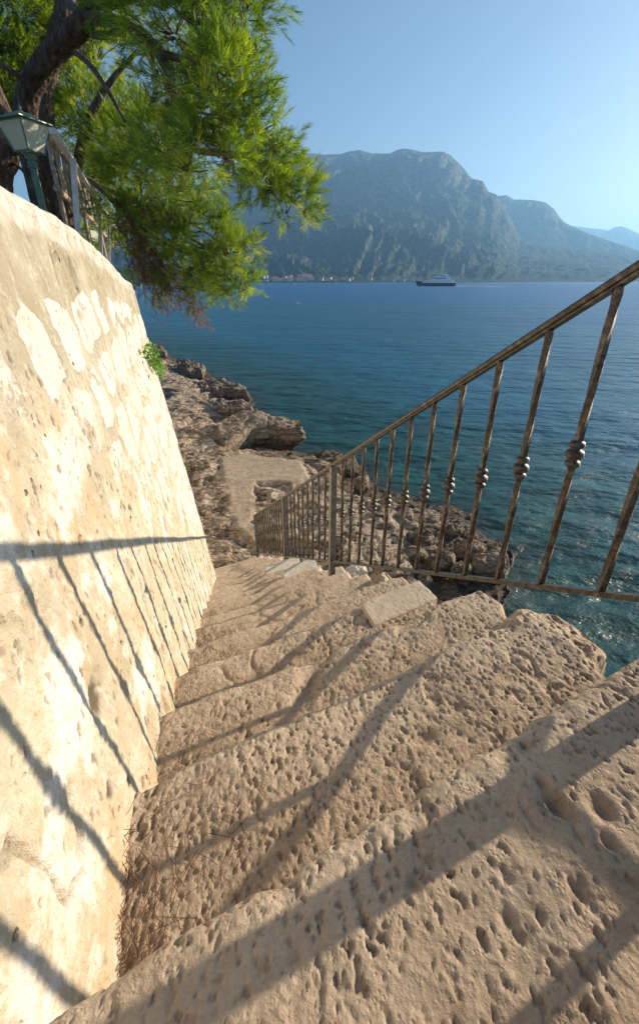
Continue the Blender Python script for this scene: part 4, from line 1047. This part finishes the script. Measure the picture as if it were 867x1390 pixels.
# ------------------------------------------------------------------ sea, mountains, haze
def sea():
    az = np.radians(np.linspace(-100, 100, 200)); r = 2 * (16000 / 2) ** np.linspace(0, 1, 150)
    A, R = np.meshgrid(az, r); x = R * np.sin(A); y = R * np.cos(A)
    d = -shore_dist(x, y)
    o = mesh_obj('sea', np.stack([x, y, x * 0 + SEA], -1).reshape(-1, 3), grid_faces(len(r), len(az)), M['sea'], attrs={'offshore': np.clip(d, -5, 500)})
    # finer attribute close in
    tag(o, kind='structure')
sea()
def sky_prof(pts):
    a = []; e = []
    for u, v in pts:
        d = ray(u, v); a.append(math.atan2(d[0], d[1])); e.append(d[2] / math.hypot(d[0], d[1]))
    return np.array(a), np.array(e)
def range_(name, pts, rs_pts, rr_pts, seed, na=900, nr=200, rough=.5, power=1.9):
    pa, pe_ = sky_prof(pts); lo = pa[0]; hi = pa[-1]
    az = np.linspace(lo - .1, hi + .25, na); el = np.interp(az, pa, pe_)
    el = el + .0010 * fbm(az * 60, az * 0, seed, f=1, o=4)
    rs = np.interp(az, *rs_pts); rr = np.interp(az, *rr_pts)
    t = np.concatenate([np.linspace(-.03, 1, nr), np.linspace(1, 1.5, 40)[1:]])[:, None]
    R = rs + (rr - rs) * t
    Hm = el * rr + 6.5
    x = R * np.sin(az); y = R * np.cos(az)
    wt = t + .10 * fbm(x, y, seed, f=.0011, o=4) * sstep(0, .3, t) * sstep(1, .8, t)
    g = np.where(wt < 0, wt * 1.0, .30 * np.clip(wt, 0, 1) + .70 * np.clip(wt, 0, 1) ** power)
    # cliff band below the crest
    g = g + .10 * sstep(.62, .80, wt) * sstep(1.05, .8, wt)
    z = SEA + 2 + (Hm + 0) * np.minimum(g, 1)
    env = sstep(0, .15, t) * sstep(1.0, .86, t)
    wx = x + 200 * fbm(x, y, 2, f=.0015, o=3); wy = y + 200 * fbm(x, y, 7, f=.0015, o=3)
    gul = fbm(az[None] * 34 + 2.0 * fbm(x, y, 3, f=.0016, o=3), t * 6 + 0 * az, seed, f=1, o=6, ridge=True, g=.6)
    z = z + env * Hm * rough * (.13 * (gul - .35) + .20 * fbm(wx, wy, seed, f=.0024, o=7, g=.62)) + env * 14 * fbm(x, y, 1, f=.02, o=3)
    mask = z / R; lim = (el * .985)
    z = np.where((t < .97), np.minimum(z, np.maximum(lim * R, 0) + 0 * z), z)
    z = np.where(t > 1, SEA + (Hm - SEA) * (1 - (t - 1) * 1.2), z)
    z = np.where(t < 0, SEA - 6, z)
    o = mesh_obj(name, np.stack([x, y, z], -1).reshape(-1, 3), grid_faces(len(t), na), M['hill']); tag(o, kind='structure')
    return o
rad_ = lambda l: list(np.radians(l))
range_('mountain', [(-200, 345), (0, 335), (100, 322), (200, 285), (290, 245), (350, 224), (388, 214), (405, 208.5), (425, 209), (440, 210.5), (460, 210), (475, 206), (488, 204.5), (505, 209), (530, 209), (538, 204.5), (545, 202.5), (560, 203.5), (572, 207), (602, 206.5), (612, 212), (630, 230), (640, 243), (655, 246), (663, 261), (673, 264), (690, 292), (706, 325), (740, 332), (800, 340), (867, 349), (1000, 365)],
       (rad_([-60, -20, 5, 20, 35, 60]), [1300, 1300, 1400, 1750, 2600, 4200]), (rad_([-60, -20, 0, 14, 22, 35, 60]), [3600, 4000, 4300, 4300, 4000, 4300, 5500]), 5)
range_('far_mountain', [(560, 340), (620, 300), (650, 264), (665, 260.5), (676, 266), (688, 265), (697, 271), (710, 271), (725, 272), (740, 275), (752, 284), (760, 296), (767, 303), (800, 318), (867, 340), (1000, 365)],
       (rad_([0, 60]), [3800, 4200]), (rad_([0, 60]), [5300, 5600]), 11, 500, 120, .8)
range_('farthest_mountain', [(700, 345), (740, 320), (770, 305.5), (795, 309), (812, 310), (825, 313), (834, 308), (842, 306.5), (850, 309), (867, 317), (920, 332), (1000, 345), (1200, 365)],
       (rad_([0, 70]), [7500, 8500]), (rad_([0, 70]), [10500, 10500]), 17, 400, 90, .8)

N = NT('haze_air'); pv = N.n('ShaderNodeVolumePrincipled'); pv.inputs['Density'].default_value = 1.35e-4; pv.inputs['Color'].default_value = (.30, .60, .95, 1); pv.inputs['Anisotropy'].default_value = .3
N.l(pv.outputs[0], N.out.inputs['Volume'])
m = MB(); m.box((2500, 4500, 510), (22000, 17000, 1080)); hz = m.build('haze', N.m); tag(hz, kind='stuff')

# ------------------------------------------------------------------ yacht, wake, boats, village
M['hull'] = paint('navy_hull', (.012, .018, .035), (.010, .014, .028), .25, 0, .3)
M['ywhite'] = paint('yacht_white', (.90, .90, .90), (.86, .86, .86), .3, 0, .3)
M['yglass'] = paint('dark_yacht_glass', (.02, .03, .05), (.015, .02, .03), .1, 0, .3)
M['foam'] = paint('white_foam', (.78, .82, .84), (.5, .58, .62), .8, 0, .3)
yl = on_z(562, 388, SEA); yr = on_z(619, 388.2, SEA); yc = (yl + yr) / 2
Ly = np.linalg.norm(yr - yl) * .98
ax = (yr - yl) / np.linalg.norm(yr - yl); ax[2] = 0; ay = np.array([-ax[1], ax[0], 0]); AX = np.array([ax, ay, [0, 0, 1]])
ye = empty('motor_yacht', (yc[0], yc[1], SEA)); tag(ye, 'large motor yacht with dark hull and white tiered decks crossing the strait', 'yacht')
def yp(a, b_, h): return np.array([yc[0], yc[1], SEA]) + ax * a * Ly + ay * b_ * Ly + np.array([0, 0, h * Ly * 1.25])
st = np.linspace(0, 1, 26); hull = []
for s_ in st:   # bow at 0 (left)
    wb = .078 * min(1, (s_ * 2.4) ** .65) * (1 if s_ < .85 else 1 - (s_ - .85) * .6); sheer = .098 - .038 * sstep(0, .45, s_); rake = .06 * (1 - s_) ** 4
    for b_, h in ((-1, 1), (-.93, .5), (-.75, 0), (0, -.3), (.75, 0), (.93, .5), (1, 1)):
        hull.append(yp(-.5 + s_ + rake * (1 - h) * 1.2 * (1 if h < 1 else 0), wb * b_, sheer * h if h > 0 else -.02 * (-h)))
hl = mesh_obj('hull', np.array(hull), grid_faces(26, 7), M['hull'], ye, False)
dk = MB(); hv = np.array(hull).reshape(26, 7, 3)
for i in range(25): dk.poly([hv[i, 0], hv[i, 6], hv[i + 1, 6], hv[i + 1, 0]])
dk.poly([hv[25, 0], hv[25, 2], hv[25, 4], hv[25, 6]])
dk.build('deck', M['ywhite'], ye)
def tier(a0, a1, w_, h0, h1, name='superstructure', mat='ywhite', rake=.4):
    m = MB(); hh = h1 - h0
    v = [yp(a0, -w_, h0), yp(a1, -w_, h0), yp(a1, w_, h0), yp(a0, w_, h0), yp(a0 + hh * 2.2, -w_ * .94, h1), yp(a1 + hh * rake, -w_ * .94, h1), yp(a1 + hh * rake, w_ * .94, h1), yp(a0 + hh * 2.2, w_ * .94, h1)]
    m.add(v, [[3, 2, 1, 0], [4, 5, 6, 7], [0, 1, 5, 4], [1, 2, 6, 5], [2, 3, 7, 6], [3, 0, 4, 7]]); return m.build(name, M[mat], ye)
tier(-.32, .44, .068, .062, .112); tier(-.18, .34, .0665, .084, .098, 'window_band', 'yglass')
tier(-.14, .40, .062, .112, .118, 'deck'); tier(-.10, .32, .056, .118, .162); tier(-.05, .26, .0565, .136, .150, 'window_band', 'yglass')
tier(-.04, .38, .054, .162, .168, 'deck'); tier(.04, .27, .04, .168, .200); tier(.07, .24, .0405, .178, .190, 'window_band', 'yglass')
m = MB(); m.box(yp(.23, 0, .22), (.02 * Ly, .05 * Ly, .05 * Ly), AX, taper=.5); m.box(yp(.25, 0, .27), (.008 * Ly, .008 * Ly, .05 * Ly), AX); m.box(yp(.24, 0, .245), (.03 * Ly, .07 * Ly, .006 * Ly), AX); m.build('mast', M['ywhite'], ye)
m = MB(); m.box(yp(.46, 0, .048), (.05 * Ly, .10 * Ly, .02 * Ly), AX); m.box(yp(.43, 0, .075), (.02 * Ly, .1 * Ly, .05 * Ly), AX); m.build('stern_platform', M['ywhite'], ye)
# wake
wk = []; wf = []
def streak(u0, v0, u1, v1, w0, w1, n=60, seed=1):
    a = on_z(u0, v0, SEA); b_ = on_z(u1, v1, SEA); d = (b_ - a); pr = np.array([-d[1], d[0], 0]); pr /= np.linalg.norm(pr)
    base = len(wk)
    for i in range(n):
        t = i / (n - 1); w_ = (w0 + (w1 - w0) * t) * (.5 + abs(noise(np.array(t * 14.), 0, seed)) * 1.6) * (1 if 0 < i < n - 1 else .05)
        p = a + d * t; p[2] = SEA + .12
        wk.extend([p - pr * w_, p + [0, 0, .25 * (1 - t)], p + pr * w_])
    for i in range(n - 1):
        q = base + i * 3; wf.extend([[q, q + 3, q + 4, q + 1], [q + 1, q + 4, q + 5, q + 2]])
streak(618, 388.4, 655, 387.6, 5, 2.5); streak(655, 389, 700, 388.8, 1.2, .4, seed=3)
o = mesh_obj('wake', np.array(wk), np.array(wf), M['foam'], None, True); tag(o, 'white foam wake trailing behind the motor yacht', 'wake', kind='stuff')
# boats
bt = [(345, 386, 5), (364, 387, 6), (399, 386.5, 7), (454, 386.2, 7), (521, 386, 6), (404, 413, 2.0), (380, 386, 5)]
for i, (u, v_, L_) in enumerate(bt):
    p = on_z(u, v_, SEA); m = MB(); n = 9; hv = []
    for k in range(n):
        s_ = k / (n - 1); w_ = .17 * L_ * min(1, (1.05 - s_) * 2.2) ** .7
        for b_, h in ((-1, .14), (-.7, .0), (0, -.05), (.7, 0), (1, .14)): hv.append((p[0] + (s_ - .5) * L_, p[1] + w_ * b_, SEA + h * L_ * (1 + .5 * s_ ** 2)))
    m.add(hv, grid_faces(n, 5)); m.box((p[0] - .02 * L_, p[1], SEA + .2 * L_), (.36 * L_, .22 * L_, .2 * L_), taper=.8)
    o = m.build('small_boat', M['ywhite']); lb = 'tiny white boat alone on the open water nearest the rocks' if u == 404 else 'tiny white boat moored along the far shore by the village'
    tag(o, lb, 'boat', None if u == 404 else 'boats moored off the far village')
# village
M['plaster'] = paint('pale_plaster', (.62, .58, .50), (.52, .47, .40), .9, 0, .2); M['tile'] = paint('red_roof_tile', (.34, .14, .08), (.26, .10, .06), .9, 0, .3)
M['pane'] = paint('dark_window', (.04, .045, .05), (.03, .03, .035), .3, 0, .5)
hm = bpy.data.objects['mountain'].data; nco = np.empty(len(hm.vertices) * 3, np.float32); hm.vertices.foreach_get('co', nco); nco = nco.reshape(-1, 3)
rg = np.random.default_rng(41)
def house(u, rback, sx, sy, h, rot, lab):
    d = ray(u, 383); a = math.atan2(d[0], d[1]); rs = np.interp(a, rad_([-60, -20, 5, 20, 35, 60]), [1300, 1300, 1400, 1750, 2600, 4200]); r_ = rs + rback
    x, y = r_ * math.sin(a), r_ * math.cos(a)
    j = np.argmin((nco[:, 0] - x) ** 2 + (nco[:, 1] - y) ** 2); z = max(nco[j, 2], SEA + .5) - 1
    e = empty('house', (x, y, z)); tag(e, lab, 'house', 'houses of the village on the far shore')
    c, s_ = math.cos(rot), math.sin(rot); A = np.array([[c, s_, 0], [-s_, c, 0], [0, 0, 1.]])
    m = MB(); m.box((x, y, z + h / 2), (sx, sy, h), A); m.build('wall', M['plaster'], e)
    m = MB(); B = np.array([x, y, z]); q = lambda a_, b_, c_: B + A[0] * a_ + A[1] * b_ + A[2] * c_
    ex, ey = sx / 2 + .5, sy / 2 + .5; rh = sy * .3
    m.poly([q(-ex, -ey, h - .1), q(ex, -ey, h - .1), q(ex, 0, h + rh), q(-ex, 0, h + rh)]); m.poly([q(ex, ey, h - .1), q(-ex, ey, h - .1), q(-ex, 0, h + rh), q(ex, 0, h + rh)])
    m.add([q(-ex + .5, -ey + .5, h), q(-ex + .5, ey - .5, h), q(-ex + .5, 0, h + rh - .3)], [[0, 1, 2, 2]]); m.add([q(ex - .5, -ey + .5, h), q(ex - .5, ey - .5, h), q(ex - .5, 0, h + rh - .3)], [[0, 2, 1, 1]])
    m.build('roof', M['tile'], e)
    m = MB()
    for k in range(3):
        for f_ in range(2): m.box(q(-sx * .3 + k * sx * .3, -sy / 2 - .03, h * (.28 + .42 * f_)), (1.2, .15, 1.6), A)
    o = m.build('windows', M['pane'], e); o['kind'] = 'stuff'
us = list(rg.uniform(348, 424, 24)) + list(rg.uniform(425, 560, 14)) + [466, 469, 473, 477] + list(rg.uniform(786, 830, 4))
for u in us: house(u, 8 + rg.random() ** 1.3 * (110 if u < 430 else 60), rg.uniform(9, 17), rg.uniform(7, 10), rg.uniform(5, 9), rg.uniform(-.5, .5), 'pale village house with tiled roof on the far shore under the mountain')
